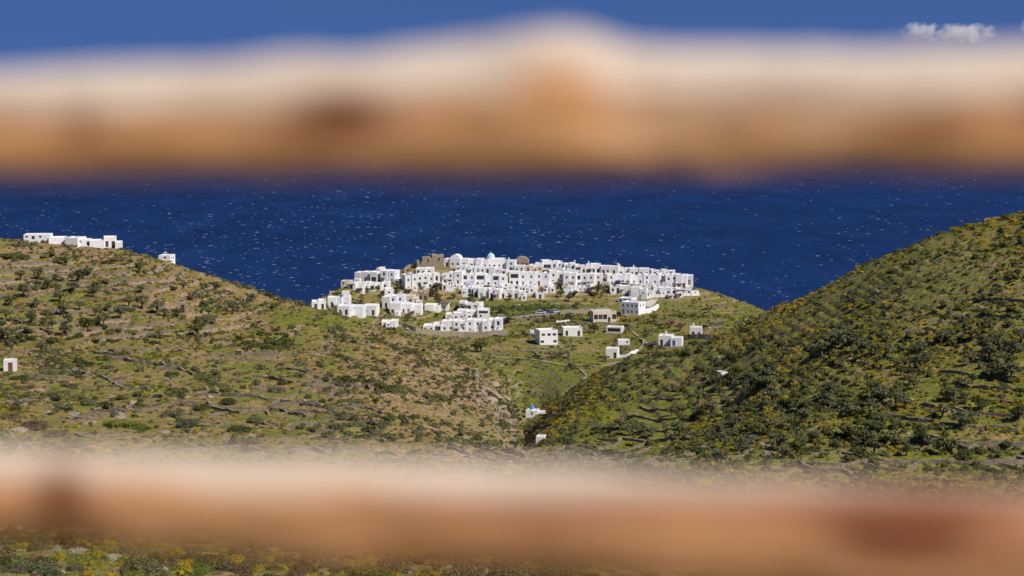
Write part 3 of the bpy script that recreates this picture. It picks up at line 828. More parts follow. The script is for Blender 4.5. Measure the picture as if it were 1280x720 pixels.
house(674, 682, 517, 522, 'low white annex wall beside the blue-domed chapel', 'hut', None, depth=2.5, yaw=-5, dens=0, door=False, ymin=560, ymax=700, cat='hut', extras=('plain',))
root, W, Ht, D = house(198, 213, 321, 326, 'small white chapel with bell gable alone on the hill crest', 'chapel', None, depth=5, yaw=-8, dens=.3, ymin=480, ymax=640, cat='chapel', extras=('plain',))
mb = MB(); mb.box(-.4, -.2, 1, 1.25, Ht, Ht + .7); mb.box(.2, .4, 1, 1.25, Ht, Ht + .7); mb.box(-.4, .4, 1, 1.25, Ht + .7, Ht + .85); mb.box(-.04, .04, 1.1, 1.18, Ht + .85, Ht + 1.3)
mb.build('bell_gable', M['white'], root)
house(670, 680, 547.5, 555, 'low white hut at the mouth of the gully', 'hut', None, depth=3, yaw=-10, dens=.0, door=False, ymin=450, ymax=620, cat='hut', extras=('plain',))
house(902, 909, 465, 475, 'narrow ruined white house half hidden by trees on the dark hill', 'hut', None, depth=3, yaw=20, dens=.3, ymin=330, ymax=520, cat='hut', extras=('plain',))
house(5, 20, 450, 465, 'pale stone hut with flat slab roof on the rocky terraces', 'hut', None, wall='white2', roof='roofgrey', depth=3.2, yaw=10, dens=.5, ymin=330, ymax=560, cat='hut', extras=('plain',))
house(222, 236, 378, 391, 'ruined pinkish stone hut on the sunlit terraces', 'hut', None, wall='stone', roof='roofgrey', depth=3, yaw=10, dens=.4, ymin=400, ymax=590, cat='hut', extras=('plain',))

# --- the castle ruin: bare stone blocks on the crest
root = empty('castle_ruin', hit(541, 334, 600), R(4), 'beige stone castle ruin with square blocks on the town crest', 'ruin')
Yc = root.location.y; s = Yc / FPX
for x0, x1, h0, dd in ((-13 * s, -1 * s, 12 * s, 5), (-.8 * s, 14 * s, 14.5 * s, 7), (-20 * s, -12.9 * s, 7.5 * s, 4)):
    mb = MB()
    n = max(3, int((x1 - x0) / .9))
    mb.box(x0, x1, -1, dd, -5, h0 - .4)
    for q in range(n):
        a = x0 + (x1 - x0) * q / n; mb.box(a + .01, a + (x1 - x0) / n - .01, -.998, dd - .01, h0 - .41, h0 - .4 + random.uniform(.1, .6))
    mb.build('stone_block', M['stone'], root)
    mb = MB(); mb.box(0, .5, -.05, .04, 0, 1.2)
    link('opening', window_mesh('window', .5, 1.2, 'dark_wood'), root, ((x0 + x1) / 2 + .4, -1.06, h0 * .55))
def stone_bank(pts, h, label, name='retaining_wall', mat='stone', thick=.7, ymin=600., group=None, cat='wall'):
    P = [hit(a, b, ymin) for a, b in pts]; q = []
    for a, b in zip(P[:-1], P[1:]):
        n = max(2, int(np.linalg.norm(b - a) / 1.0))
        for t in np.linspace(0, 1, n, endpoint=False): q.append(a + (b - a) * t)
    q.append(P[-1]); return wall_mesh(np.array(q), h, label, name, mat, thick, group, cat)
def wall_mesh(q, h, label, name, mat, thick, group, cat='wall', jit=.12):
    mb = MB(); n = len(q)
    t = np.gradient(q[:, :2], axis=0); t /= np.maximum(np.linalg.norm(t, axis=1), 1e-6)[:, None]
    nn = np.stack([t[:, 1], -t[:, 0]], 1)
    if (nn[:, 1].mean() > 0): nn = -nn
    c0 = q[0].copy(); jt = RNG.uniform(-1, 1, (n, 4))
    fr = q[:, :2] + nn * (thick / 2 + jt[:, :1] * .1); bk = q[:, :2] - nn * (thick / 2 + jt[:, 1:2] * .1)
    zf = H(fr[:, 0], fr[:, 1]); zk = H(bk[:, 0], bk[:, 1]); zt = np.maximum(zf, zk * .5 + zf * .5) + h + jt[:, 2] * jit * 2
    zt = np.convolve(np.pad(zt, 1, mode='edge'), [.25, .5, .25], 'valid') + jt[:, 3] * jit
    for i in range(n):
        for p, z in ((fr[i], zf[i] - .7), (fr[i] - nn[i] * .06, zt[i]), (bk[i] + nn[i] * .06, zt[i] - .03), (bk[i], zk[i] - .7)):
            mb.v.append((p[0] - c0[0], p[1] - c0[1], z - c0[2]))
    for i in range(n - 1):
        for k in range(3): mb.f.append((i * 4 + k, i * 4 + 4 + k, i * 4 + 5 + k, i * 4 + k + 1)); mb.m.append(0)
    mb.f += [(0, 1, 2, 3), (n * 4 - 1, n * 4 - 2, n * 4 - 3, n * 4 - 4)]; mb.m += [0, 0]
    o = mb.build(name, M[mat]); o.location = tuple(c0)
    return tag(o, label, cat, group)
stone_bank([(502, 409), (520, 416), (545, 420), (580, 421.5), (610, 421), (634, 418.5)], 2.0, 'long grey stone retaining wall under the terraced white block', mat='stone')
stone_bank([(488, 394.5), (524, 394)], 1.0, 'short stone retaining wall under the low wide garden house', mat='stone')
stone_bank([(505, 343), (513, 335), (528, 334)], 1.6, 'broken stone wall climbing to the castle ruin', 'ruined_wall', mat='stone')
stone_bank([(860, 424), (890, 424)], 1.8, 'square stone base wall under the small white house', mat='stone')
stone_bank([(700, 393), (740, 391), (741, 396)], 1.8, 'beige retaining wall beside the unfinished building', mat='stone')
stone_bank([(772, 447), (786, 446), (797, 440)], 1.0, 'low white yard wall beside the small valley house', 'yard_wall', mat='white')
stone_bank([(798, 393), (812, 391), (823, 385)], 1.8, 'white yard wall of the cube house by the scrub slope', 'yard_wall', mat='white')
stone_bank([(808, 374), (845, 370.5), (874, 369.5)], 1.2, 'white boundary wall along the lower edge of the town', 'yard_wall', mat='white')
stone_bank([(806, 431), (823, 431)], .9, 'white garden wall leading to the house by the scrub', 'yard_wall', mat='white')

# ------------------------------------------------------------------ roads and paths
def ribbon(name, pts, width, mat, ymin=600., lift=.18):
    P = [hit(a, b, ymin)[:2] for a, b in pts]; q = []
    for a, b in zip(P[:-1], P[1:]):
        n = max(2, int(np.linalg.norm(b - a) / 1.5))
        for t in np.linspace(0, 1, n, endpoint=False): q.append(a + (b - a) * t)
    q.append(P[-1]); q = np.array(q)
    for _ in range(3):
        q[1:-1] = q[:-2] * .25 + q[1:-1] * .5 + q[2:] * .25
    t = np.gradient(q, axis=0); t /= np.linalg.norm(t, axis=1)[:, None]; nn = np.stack([-t[:, 1], t[:, 0]], 1)
    mb = MB()
    wv = width / 2 * (1 + .25 * RNG.uniform(-1, 1, len(q)))
    L = q + nn * wv[:, None]; Rr = q - nn * wv[:, None]
    zl = H(L[:, 0], L[:, 1]); zr = H(Rr[:, 0], Rr[:, 1]); zc = H(q[:, 0], q[:, 1])
    z = np.maximum(np.maximum(zl, zr), zc) + lift
    for i in range(len(q)):
        mb.v += [(L[i][0], L[i][1], zl[i] - .5), (L[i][0], L[i][1], z[i]), (Rr[i][0], Rr[i][1], z[i]), (Rr[i][0], Rr[i][1], zr[i] - .5)]
    for i in range(len(q) - 1):
        for k in range(3): mb.f.append((i * 4 + k, i * 4 + k + 1, i * 4 + 5 + k, i * 4 + 4 + k)); mb.m.append(0)
    return tag(mb.build(name, M[mat]), kind='structure')
ribbon('path', [(566, 441), (600, 443), (640, 447), (680, 452), (720, 457), (750, 458), (775, 453)], 1.7, 'path')
ribbon('path', [(725, 462), (734, 470), (728, 478), (714, 486), (703, 494)], .8, 'path', 560)
ribbon('path', [(786, 446), (800, 437), (806, 428), (797, 420), (790, 414)], 1.1, 'path')
ribbon('path', [(760, 405), (772, 399), (784, 394), (786, 388)], 1.4, 'path')
ribbon('road', [(612, 402), (640, 397), (670, 394), (700, 391), (735, 388.5), (760, 387)], 4.5, 'road')
ribbon('road', [(500, 408), (510, 412), (522, 416)], 3.0, 'paving')
ribbon('path', [(412, 373), (416, 364), (420, 359)], 2.0, 'path')
ribbon('path', [(850, 389), (880, 390), (910, 391), (935, 392)], 1.6, 'path')
ribbon('path', [(800, 386), (812, 380), (818, 375)], 3.5, 'paving')
ribbon('path', [(660, 434), (690, 436.5), (712, 437)], 2.0, 'path')
ribbon('path', [(880, 428), (895, 425), (905, 420)], 2.4, 'path')

# ------------------------------------------------------------------ vegetation meshes
def leafy(name, mat, seed, n, leaf, lumps=5, flat=.75, core=True, tri=True, elong=1.0):
    """shrub of unit radius standing on z = 0: small leaf faces over several lumps round a twiggy core"""
    r = np.random.default_rng(seed)
    mb = MB()
    cs = [(0, 0, .35 * flat, .62)]
    for _ in range(lumps):
        a = r.uniform(0, 6.28); d = r.uniform(.3, .62); cs.append((d * math.cos(a), d * math.sin(a), r.uniform(.15, .65) * flat, r.uniform(.3, .48)))
    per = n // len(cs)
    for (cx, cy, cz, cr) in cs:
        for _ in range(per):
            v = r.normal(size=3); v /= np.linalg.norm(v)
            if v[2] < -.35: v[2] = -v[2]
            rad = cr * r.uniform(.72, 1.12)
            p = np.array([cx, cy, cz]) + v * rad * np.array([1, 1, flat * elong])
            if p[2] < 0: p[2] = r.uniform(0, .1)
            nrm = v + r.normal(size=3) * .55; nrm /= np.linalg.norm(nrm)
            a = np.cross(nrm, r.normal(size=3)); a /= np.linalg.norm(a); b = np.cross(nrm, a)
            s = leaf * r.uniform(.6, 1.4); i = len(mb.v)
            if tri:
                mb.v += [tuple(p + a * s), tuple(p - a * s * .6 + b * s * .8), tuple(p - a * s * .6 - b * s * .8)]; mb.f.append((i, i + 1, i + 2)); mb.m.append(0)
            else:
                mb.v += [tuple(p + a * s), tuple(p + b * s * .5), tuple(p - a * s), tuple(p - b * s * .5)]; mb.f.append((i, i + 1, i + 2, i + 3)); mb.m.append(0)
        if core:
            mb.dome(cx, cy, max(cz - cr * .3, -.05), cr * .72, cr * .8 * flat * elong, 6, 3)
    return mb.mesh(name, [mat])
def rock_mesh(seed, flat=.6):
    r = np.random.default_rng(seed)
    import bmesh
    bm = bmesh.new(); bmesh.ops.create_icosphere(bm, subdivisions=2, radius=1)
    dirs = r.normal(size=(9, 3)); dirs /= np.linalg.norm(dirs, axis=1)[:, None]; cut = r.uniform(.45, .9, 9)
    for v in bm.verts:
        p = np.array(v.co)
        for d, c in zip(dirs, cut):
            k = p @ d
            if k > c: p = p - d * (k - c)
        p = p * (1 + r.normal() * .05); v.co = (p[0], p[1] * .8, p[2] * flat)
    me = bpy.data.meshes.new('rock'); bm.to_mesh(me); bm.free(); me.materials.append(M['rock']); return me
def grass_mesh(seed, mat, n=26):
    r = np.random.default_rng(seed); mb = MB()
    for _ in range(n):
        a = r.uniform(0, 6.28); d = r.uniform(0, .6); x, y = d * math.cos(a), d * math.sin(a); l = r.uniform(.5, 1.1); t = r.uniform(-.4, .4, 2); i = len(mb.v); wq = .06
        b = r.uniform(0, 3.14); mb.v += [(x - wq * math.cos(b), y - wq * math.sin(b), -.05), (x + wq * math.cos(b), y + wq * math.sin(b), -.05), (x + t[0], y + t[1], l)]; mb.f.append((i, i + 1, i + 2)); mb.m.append(0)
    return mb.mesh('grass_tuft', [mat])
def twigs(seed):
    r = random.Random(seed); mb = MB()
    for _ in range(7):
        a = r.uniform(0, 6.28); d = r.uniform(.3, .6); mb.tube([(0, 0, -.15), (d * .4 * math.cos(a), d * .4 * math.sin(a), .2), (d * math.cos(a), d * math.sin(a), .45)], [.05, .035, .015], 4)
    return mb.mesh('stems', [M['bark']])
def tree_meshes(seed, mat, n=520, leaf=.11):
    """olive-like tree of unit crown radius: gnarled forked trunk, open lumpy crown"""
    r = random.Random(seed); nr = np.random.default_rng(seed); tb = MB(); tips = []
    lean = (r.uniform(-.15, .15), r.uniform(-.15, .15))
    fork = (lean[0], lean[1], .55)
    tb.tube([(0, 0, -.3), (lean[0] * .3, lean[1] * .3, .2), fork], [.15, .11, .09], 7)
    for k in range(6):
        a = 6.28 * k / 6 + r.uniform(-.4, .4); d = r.uniform(.4, .72); h = r.uniform(.85, 1.45)
        mid = (fork[0] + d * .5 * math.cos(a), fork[1] + d * .5 * math.sin(a), .55 + (h - .55) * .6); tip = (fork[0] + d * math.cos(a), fork[1] + d * math.sin(a), h)
        tb.tube([fork, mid, tip], [.07, .045, .02], 5); tips.append(tip)
    tips.append((fork[0], fork[1], 1.45))
    cb = MB(); per = n // len(tips)
    for tx, ty, tz in tips:
        cr = r.uniform(.3, .46)
        for _ in range(per):
            v = nr.normal(size=3); v /= np.linalg.norm(v); p = np.array([tx, ty, tz]) + v * cr * nr.uniform(.5, 1.15) * np.array([1, 1, .8])
            nrm = v + nr.normal(size=3) * .6; nrm /= np.linalg.norm(nrm); a = np.cross(nrm, nr.normal(size=3)); a /= np.linalg.norm(a); b = np.cross(nrm, a); s = leaf * nr.uniform(.6, 1.3); i = len(cb.v)
            cb.v += [tuple(p + a * s), tuple(p - a * s * .7 + b * s * .6), tuple(p - a * s * .7 - b * s * .6)]; cb.f.append((i, i + 1, i + 2)); cb.m.append(0)
        i = len(cb.v); cb.dome(tx, ty, tz - cr * .3, cr * .6, cr * .6, 6, 3)
    return tb.mesh('trunk', [M['bark']]), cb.mesh('crown', [mat])

MED = {
 'lentisk': [leafy('dark_shrub', M['lentisk'], 10 + k, 210, .12, 5, .8) for k in range(4)],
 'olivebush': [leafy('olive_shrub', M['olive'], 20 + k, 210, .12, 5, .85) for k in range(3)],
 'gorse': [leafy('gorse', M['gorse'], 30 + k, 150, .13, 4, .75) for k in range(4)],
 'green': [leafy('green_shrub', M['green'], 40 + k, 150, .13, 4, .65) for k in range(3)],
 'brown': [leafy('thorn_shrub', M['brownbush'], 50 + k, 150, .13, 4, .65) for k in range(3)],
}
NEAR = {
 'lentisk': [leafy('dark_shrub', M['lentisk'], 110 + k, 1500, .055, 8, .8, tri=False) for k in range(3)],
 'olivebush': [leafy('olive_shrub', M['olive'], 120 + k, 1500, .055, 8, .85, tri=False) for k in range(3)],
 'gorse': [leafy('gorse', M['gorse'], 130 + k, 1200, .055, 7, .8, tri=False) for k in range(3)],
 'green': [leafy('green_shrub', M['green'], 140 + k, 1200, .055, 7, .7, tri=False) for k in range(3)],
 'brown': [leafy('thorn_shrub', M['brownbush'], 150 + k, 1200, .05, 7, .7, tri=False) for k in range(2)],
 'cream': [leafy('cream_shrub', M['whiteflower'], 160 + k, 1200, .05, 7, .6, tri=False) for k in range(2)],
}
ROCKS = [rock_mesh(k, f) for k, f in ((1, .6), (2, .45), (3, .8), (4, .35), (5, .6))]
GRASS = [grass_mesh(1, M['drygrass']), grass_mesh(7, M['green']), grass_mesh(8, M['green'])]
STEMS = [twigs(k) for k in range(3)]
OLIVE = [tree_meshes(60 + k, M['olive']) for k in range(4)]
DARKT = [tree_meshes(70 + k, M['lentisk'], 560) for k in range(3)]
RUST = [tree_meshes(80 + k, M['russet'], 420) for k in range(2)]

def clear_of_houses(x, y, pad=1.0):
    ok = np.ones(len(x), bool)
    for hx, hy, W, D in HOUSES:
        ok &= ~((np.abs(x - hx) < W / 2 + pad) & (y > hy - pad) & (y < hy + D + pad))
    return ok
def field(n, y0, y1, p0=-250, p1=1530):
    u = RNG.uniform(uof(p0), uof(p1), n); y = np.sqrt(RNG.uniform(y0 * y0, y1 * y1, n))
    return u * y, y

# ------------------------------------------------------------------ scatter
LIB = bpy.data.collections.new('scatter_library')
def stuff(name, meshes, x, y, sc, label, cat, sink=.08, zs=None):
    n = len(x); z = H(x, y)
    col = bpy.data.collections.new(name + '_forms')
    for i, me in enumerate(meshes):
        col.objects.link(bpy.data.objects.new('%s_form_%02d' % (name, i), me))
    pm = bpy.data.meshes.new(name); pm.vertices.add(n)
    pm.vertices.foreach_set('co', np.stack([x, y, z - sink * sc], -1).ravel())
    def att(nm, typ, vals, key):
        a = pm.attributes.new(nm, typ, 'POINT'); a.data.foreach_set(key, vals)
    zsc = sc * (RNG.uniform(.75, 1.25, n) if zs is None else zs)
    att('scl', 'FLOAT_VECTOR', np.stack([sc * RNG.uniform(.75, 1.6, n), sc * RNG.uniform(.7, 1.1, n), zsc], -1).ravel().astype(np.float32), 'vector')
    att('rot', 'FLOAT_VECTOR', np.stack([RNG.normal(0, .12, n), RNG.normal(0, .12, n), RNG.uniform(0, 6.28, n)], -1).ravel().astype(np.float32), 'vector')
    att('form', 'INT', RNG.integers(0, len(meshes), n).astype(np.int32), 'value')
    g = bpy.data.node_groups.new(name, 'GeometryNodeTree')
    g.interface.new_socket('Geometry', in_out='INPUT', socket_type='NodeSocketGeometry'); g.interface.new_socket('Geometry', in_out='OUTPUT', socket_type='NodeSocketGeometry')
    gi = g.nodes.new('NodeGroupInput'); go = g.nodes.new('NodeGroupOutput'); ip = g.nodes.new('GeometryNodeInstanceOnPoints')
    ci = g.nodes.new('GeometryNodeCollectionInfo'); ci.inputs['Collection'].default_value = col; ci.inputs['Separate Children'].default_value = True; ci.inputs['Reset Children'].default_value = True
    ip.inputs['Pick Instance'].default_value = True
    def na(nm, typ): q = g.nodes.new('GeometryNodeInputNamedAttribute'); q.data_type = typ; q.inputs['Name'].default_value = nm; return q.outputs[0]
    g.links.new(gi.outputs[0], ip.inputs['Points']); g.links.new(ci.outputs[0], ip.inputs['Instance']); g.links.new(na('form', 'INT'), ip.inputs['Instance Index'])
    g.links.new(na('rot', 'FLOAT_VECTOR'), ip.inputs['Rotation']); g.links.new(na('scl', 'FLOAT_VECTOR'), ip.inputs['Scale']); g.links.new(ip.outputs[0], go.inputs[0])
    o = link(name, pm); md = o.modifiers.new('scatter', 'NODES'); md.node_group = g
    return tag(o, label, cat, kind='stuff')

def split_top(x, y, sc, n, hide=True):
    """indices of the n that show largest in the photograph, and the rest"""
    z = H(x, y); px, py = to_px(x, y, z + sc * .5)
    vis = (px > 2) & (px < 1278) & (((py > 215) & (py < 548)) | ((py > 690) & (py < 725)))
    vi = np.where(vis)[0]; vi = vi[visible(x[vi], y[vi], z[vi] + sc[vi] * .8)]
    vi = vi[np.argsort(-(sc[vi] / y[vi]))][:n]
    m = np.zeros(len(x), bool); m[vi] = True
    return m
def hillname(x, y):
    px, cy, far, right, near, left, spur = [float(v) for v in regions(np.array(x), np.array(y))]
    if near > .5: return 'near bank just below the fence'
    if far > .5: return 'green slope below the white town'
    if right > .5: return 'dark steep hill of yellow gorse'
    if left > .5: return 'terraced hill below the white cube row'
    return 'ochre gullied slope facing the valley'
def single(name, me, x, y, sc, label, cat, group, zs=1., sink=.08, stems=True):
    z = float(H(x, y)); o = link(name, me, None, (x, y, z - sink * sc)); o.scale = (sc, sc, sc * zs); o.rotation_euler = (random.gauss(0, .08), random.gauss(0, .08), random.uniform(0, 6.28))
    tag(o, label, cat, group)
    return o
def plant(name, foliage_me, x, y, sc, label, group, zs=1.):
    z = float(H(x, y)); r = empty(name, (x, y, z - .08 * sc), random.uniform(0, 6.28), label, 'shrub', group); r.scale = (sc, sc, sc * zs)
    link('foliage', foliage_me, r); link('stems', random.choice(STEMS), r)
    return r

def density(x, y):
    px, cy, far, right, near, left, spur = regions(x, y)
    return px, cy, far, right, near, left, spur, clear_of_houses(x, y)

# candidates for each kind: x, y, radius
def gen(n, y0, y1, prob, size, seed):
    x, y = field(n, y0, y1)
    d = density(x, y)
    cl = fbm(x / 16, y / 26, seed, 3)
    L = level(x, y) / STEP; fr = L - np.floor(L)
    along = .45 + 1.5 * sstep(.55, .8, fr) + .4 * (fr < .08)
    along = 1 + (along - 1) * np.clip(d[5] + .7 * d[3] + d[2] + .4 * d[6], 0, 1)
    pyq = to_px(x, y, H(x, y))[1]
    green = np.exp(-(((d[0] - 362) / 26) ** 2 + ((pyq - 398) / 9) ** 2)) + np.exp(-(((d[0] - 425) / 30) ** 2 + ((pyq - 403) / 8) ** 2)) + .8 * np.exp(-(((d[0] - 690) / 45) ** 2 + ((pyq - 482) / 16) ** 2)) * d[2]
    p = prob(d, cl, x, y) * along * (1 - .9 * np.clip(green, 0, 1)) * d[7] * (1 - .88 * ledge(d[0], y)) * (H(x, y) > 12)
    k = RNG.random(n) < p
    x, y = x[k], y[k]
    k = visible(x, y, H(x, y) + 5.0); x, y = x[k], y[k]
    return x, y, size(len(x), x, y)
def seen_town(d): return sstep(790, 800, 0 * d[0] + d[1]) * 0
SHR = [
 ('dark_shrub', 'lentisk', 110000, lambda d, c, x, y: (sstep(.02, .22, c) * (.50 * d[5] + .58 * d[3] + .34 * d[6] + .34 * d[2]) + .10 * d[3] + .02 * d[5] + .03 * d[6] + .02 * d[2]), lambda n, x, y: (.35 + 1.2 * RNG.random(n) ** 2.6) * np.where(y > 620, .8, 1), 301, 'dark green evergreen shrub'),
 ('olive_shrub', 'olivebush', 100000, lambda d, c, x, y: (sstep(.02, .22, c) * (.40 * d[5] + .46 * d[3] + .38 * d[6] + .44 * d[2]) + .10 * d[3] + .02 * d[5] + .03 * d[6] + .03 * d[2]), lambda n, x, y: (.35 + 1.1 * RNG.random(n) ** 2.6) * np.where(y > 620, .75, 1), 302, 'grey green shrub'),
 ('gorse', 'gorse', 150000, lambda d, c, x, y: (sstep(-.3, .3, c) * (.15 * d[5] + .95 * d[3] + .06 * d[6] + .05 * d[2])), lambda n, x, y: .28 + .65 * RNG.random(n) ** 1.9, 303, 'yellow flowering gorse bush'),
 ('green_shrub', 'green', 140000, lambda d, c, x, y: (sstep(-.3, .35, c) * (.30 * d[5] + .50 * d[3] + .28 * d[6] + .30 * d[2])), lambda n, x, y: .28 + .65 * RNG.random(n) ** 1.7, 304, 'fresh green low shrub'),
 ('thorn_shrub', 'brown', 120000, lambda d, c, x, y: (sstep(-.3, .35, c) * (.36 * d[5] + .16 * d[3] + .36 * d[6] + .14 * d[2])), lambda n, x, y: .28 + .55 * RNG.random(n) ** 1.5, 305, 'brown dry thorn shrub'),
]
for name, key, n, prob, size, seed, words in SHR:
    x, y, sc = gen(n, 235, 880, prob, size, seed)
    town = (y > 790) & (np.abs(x) < 105)
    k = ~(town & (RNG.random(len(x)) < .75)); x, y, sc = x[k], y[k], sc[k]
    m = split_top(x, y, sc, 240)
    SZ = np.percentile(sc[m], (33, 67))
    for a, b, s in zip(x[m], y[m], sc[m]):
        hn = hillname(a, b)
        zs = random.choice((.75, 1.2)); q = np.searchsorted([SZ[0], SZ[1]], s)
        plant(name, random.choice(MED[key]), float(a), float(b), float(s), '%s %s %s on the %s' % (('small', 'middle-sized', 'large')[q], 'upright' if zs > 1 else 'spreading', words, hn), (words + 's').replace('bushs', 'bushes') + ' on the ' + hn, zs)
    stuff(name + '_scrub', MED[key], x[~m], y[~m], sc[~m], 'scrub of small %ss over all the hillsides' % words, 'scrub')

# near bank under the bottom rail: bigger, leafier
NS = [('dark_shrub', 'lentisk', 1300, .4, .8, 'dark green leafy shrub'), ('olive_shrub', 'olivebush', 1760, .5, .8, 'grey green leafy shrub'), ('gorse', 'gorse', 1300, .4, .5, 'round yellow flowering bush'),
      ('green_shrub', 'green', 3000, .35, .55, 'bright green low bush'), ('thorn_shrub', 'brown', 1760, .3, .45, 'brown twiggy bush'), ('cream_shrub', 'cream', 1500, .4, .55, 'cream flowering bush')]
for name, key, n, s0, s1, words in NS:
    x, y = field(n, 70, 235, -200, 1480)
    c = fbm(x / 7, y / 10, len(words), 2); k = c > -.15; x, y = x[k], y[k]
    sc = s0 + s1 * RNG.random(len(x)) ** 1.8
    m = split_top(x, y, sc, 60)
    SZ = np.percentile(sc[m], (33, 67))
    for a, b, s in zip(x[m], y[m], sc[m]):
        plant(name, random.choice(NEAR[key]), float(a), float(b), float(s), '%s %s on the bank just below the fence' % (('small', 'middle-sized', 'large')[np.searchsorted([SZ[0], SZ[1]], s)], words), words + ' on the near bank')
    stuff(name + '_bank', NEAR[key], x[~m], y[~m], sc[~m], 'mass of %s cover covering the near bank' % words, 'scrub')

# broad bushes on the rocky lower terraces of the left hill
for px, py, r, key, words in ((88, 500, 2.4, 'lentisk', 'dark green'), (70, 497, 1.8, 'lentisk', 'dark green'), (108, 505, 1.7, 'olivebush', 'grey green'), (150, 533, 2.4, 'green', 'bright green'), (172, 535, 1.5, 'green', 'bright green'), (215, 520, 1.8, 'olivebush', 'grey green'), (235, 533, 2.0, 'olivebush', 'grey green'),
    (250, 512, 1.5, 'lentisk', 'dark green'), (283, 505, 1.7, 'lentisk', 'dark green'), (300, 540, 1.8, 'lentisk', 'dark green'), (320, 528, 1.5, 'olivebush', 'grey green'), (18, 525, 2.2, 'brown', 'brown'), (45, 535, 2.2, 'brown', 'brown'), (70, 545, 1.7, 'brown', 'brown'), (345, 490, 1.7, 'olivebush', 'grey green'), (355, 480, 1.3, 'lentisk', 'dark green'),
    (150, 445, 1.6, 'lentisk', 'dark green'), (180, 452, 1.6, 'lentisk', 'dark green'), (215, 470, 1.4, 'lentisk', 'dark green'), (130, 450, 1.3, 'green', 'bright green'), (25, 475, 1.6, 'lentisk', 'dark green'), (60, 470, 1.5, 'lentisk', 'dark green'), (265, 475, 1.4, 'green', 'bright green'), (10, 322, 2.0, 'lentisk', 'dark green'), (28, 324, 1.8, 'lentisk', 'dark green'), (75, 328, 2.0, 'lentisk', 'dark green'),
    (150, 326, 2.0, 'lentisk', 'dark green'), (135, 330, 1.6, 'lentisk', 'dark green'), (60, 320, 1.6, 'lentisk', 'dark green'), (95, 322, 1.3, 'green', 'bright green')):
    p = hit(px, py, 230, 620)
    plant('broad_shrub', random.choice(NEAR[key]), p[0], p[1], r * 1.6, 'broad %s bush beside rocks on the hill below the white cubes' % words, 'broad bushes on the terraced hill', .6)
# rocks
x, y, sc = gen(60000, 240, 880, lambda d, c, x, y: (sstep(-.1, .5, c) * (.8 * d[5] + .40 * d[3] + 1.0 * d[6] + .3 * d[2])), lambda n, x, y: .16 + .85 * RNG.random(n) ** 3.4, 401)
m = split_top(x, y, sc, 200)
for a, b, s in zip(x[m], y[m], sc[m]):
    hn = hillname(a, b)
    single('rock', random.choice(ROCKS), float(a), float(b), float(s), 'weathered grey brown rock lying on the ' + hn, 'rock', 'rocks on the ' + hn, sink=.2)
stuff('loose_stones', ROCKS, x[~m], y[~m], sc[~m], 'loose stones strewn over the dry hillsides', 'stones', sink=.2)
x, y = field(2600, 80, 240, -200, 1480); sc = .08 + .35 * RNG.random(len(x)) ** 4
stuff('bank_stones', ROCKS, x, y, sc, 'loose stones on the bank below the fence', 'stones', sink=.2)
# big slabs on the lower terraces of the left hill
for px, py, s in ((150, 520, 2.2), (165, 505, 1.8), (110, 528, 1.6), (95, 519, 1.9), (205, 540, 1.3), (270, 518, 1.1), (20, 540, 2.4), (48, 490, 1.6), (205, 475, 1.5), (215, 461, 1.3), (120, 512, 1.5), (60, 515, 1.6), (300, 440, 1.2), (372, 441, 1.0), (135, 497, 1.7), (232, 497, 1.3), (330, 470, 1.0), (615, 480, 2.4), (620, 495, 2.6), (625, 507, 2.4), (612, 500, 2.2), (628, 518, 2.2), (606, 488, 1.8), (632, 527, 2.0), (960, 465, 1.8), (1010, 503, 1.6), (1140, 500, 1.5)):
    p = hit(px, py, 230, 620); hn = hillname(p[0], p[1])
    single('rock_slab', random.choice(ROCKS), p[0], p[1], s * 1.15, 'large flat grey rock slab jutting from the ' + hn, 'rock', 'rock slabs on the ' + hn, zs=.7, sink=.1)
# broken cliff above the gully
for q in range(46):
    px = random.uniform(588, 642); py = 468 + (px - 588) * .75 + random.uniform(-8, 30)
    p = hit(px, py, 400, 575); hn = hillname(p[0], p[1])
    single('crag', random.choice(ROCKS), p[0], p[1], random.uniform(.5, 1.6), 'grey crag of the broken cliff above the gully', 'rock', 'crags of the cliff above the gully', zs=random.uniform(.8, 1.5), sink=.15)
for a, pts in (('lowest', [(748, 549), (790, 551), (830, 551), (866, 549)]), ('second', [(742, 537), (780, 538), (815, 539), (850, 538)]), ('third', [(785, 523), (812, 525), (838, 526)]), ('fourth', [(800, 510), (824, 512), (846, 512)]), ('fifth', [(812, 499), (832, 500), (852, 500)])):
    stone_bank(pts, .45, '%s dark drystone wall of the grassy ledges at the hill foot' % a, 'terrace_wall', 'drystone', .8, 330, 'drystone walls of the grassy ledges')
# grass tufts
x, y, sc = gen(52000, 240, 800, lambda d, c, x, y: (sstep(-.4, .3, c) * (.35 * d[5] + .3 * d[3] + .4 * d[6] + .3 * d[2])), lambda n, x, y: .25 + .25 * RNG.random(n), 402)
stuff('grass_tufts', GRASS, x, y, sc, 'tufts of dry and green grass over the hillsides', 'grass')
x, y = field(6000, 75, 240, -200, 1480)
stuff('bank_grass', GRASS, x, y, .15 + .2 * RNG.random(len(x)), 'tufts of grass on the bank below the fence', 'grass')

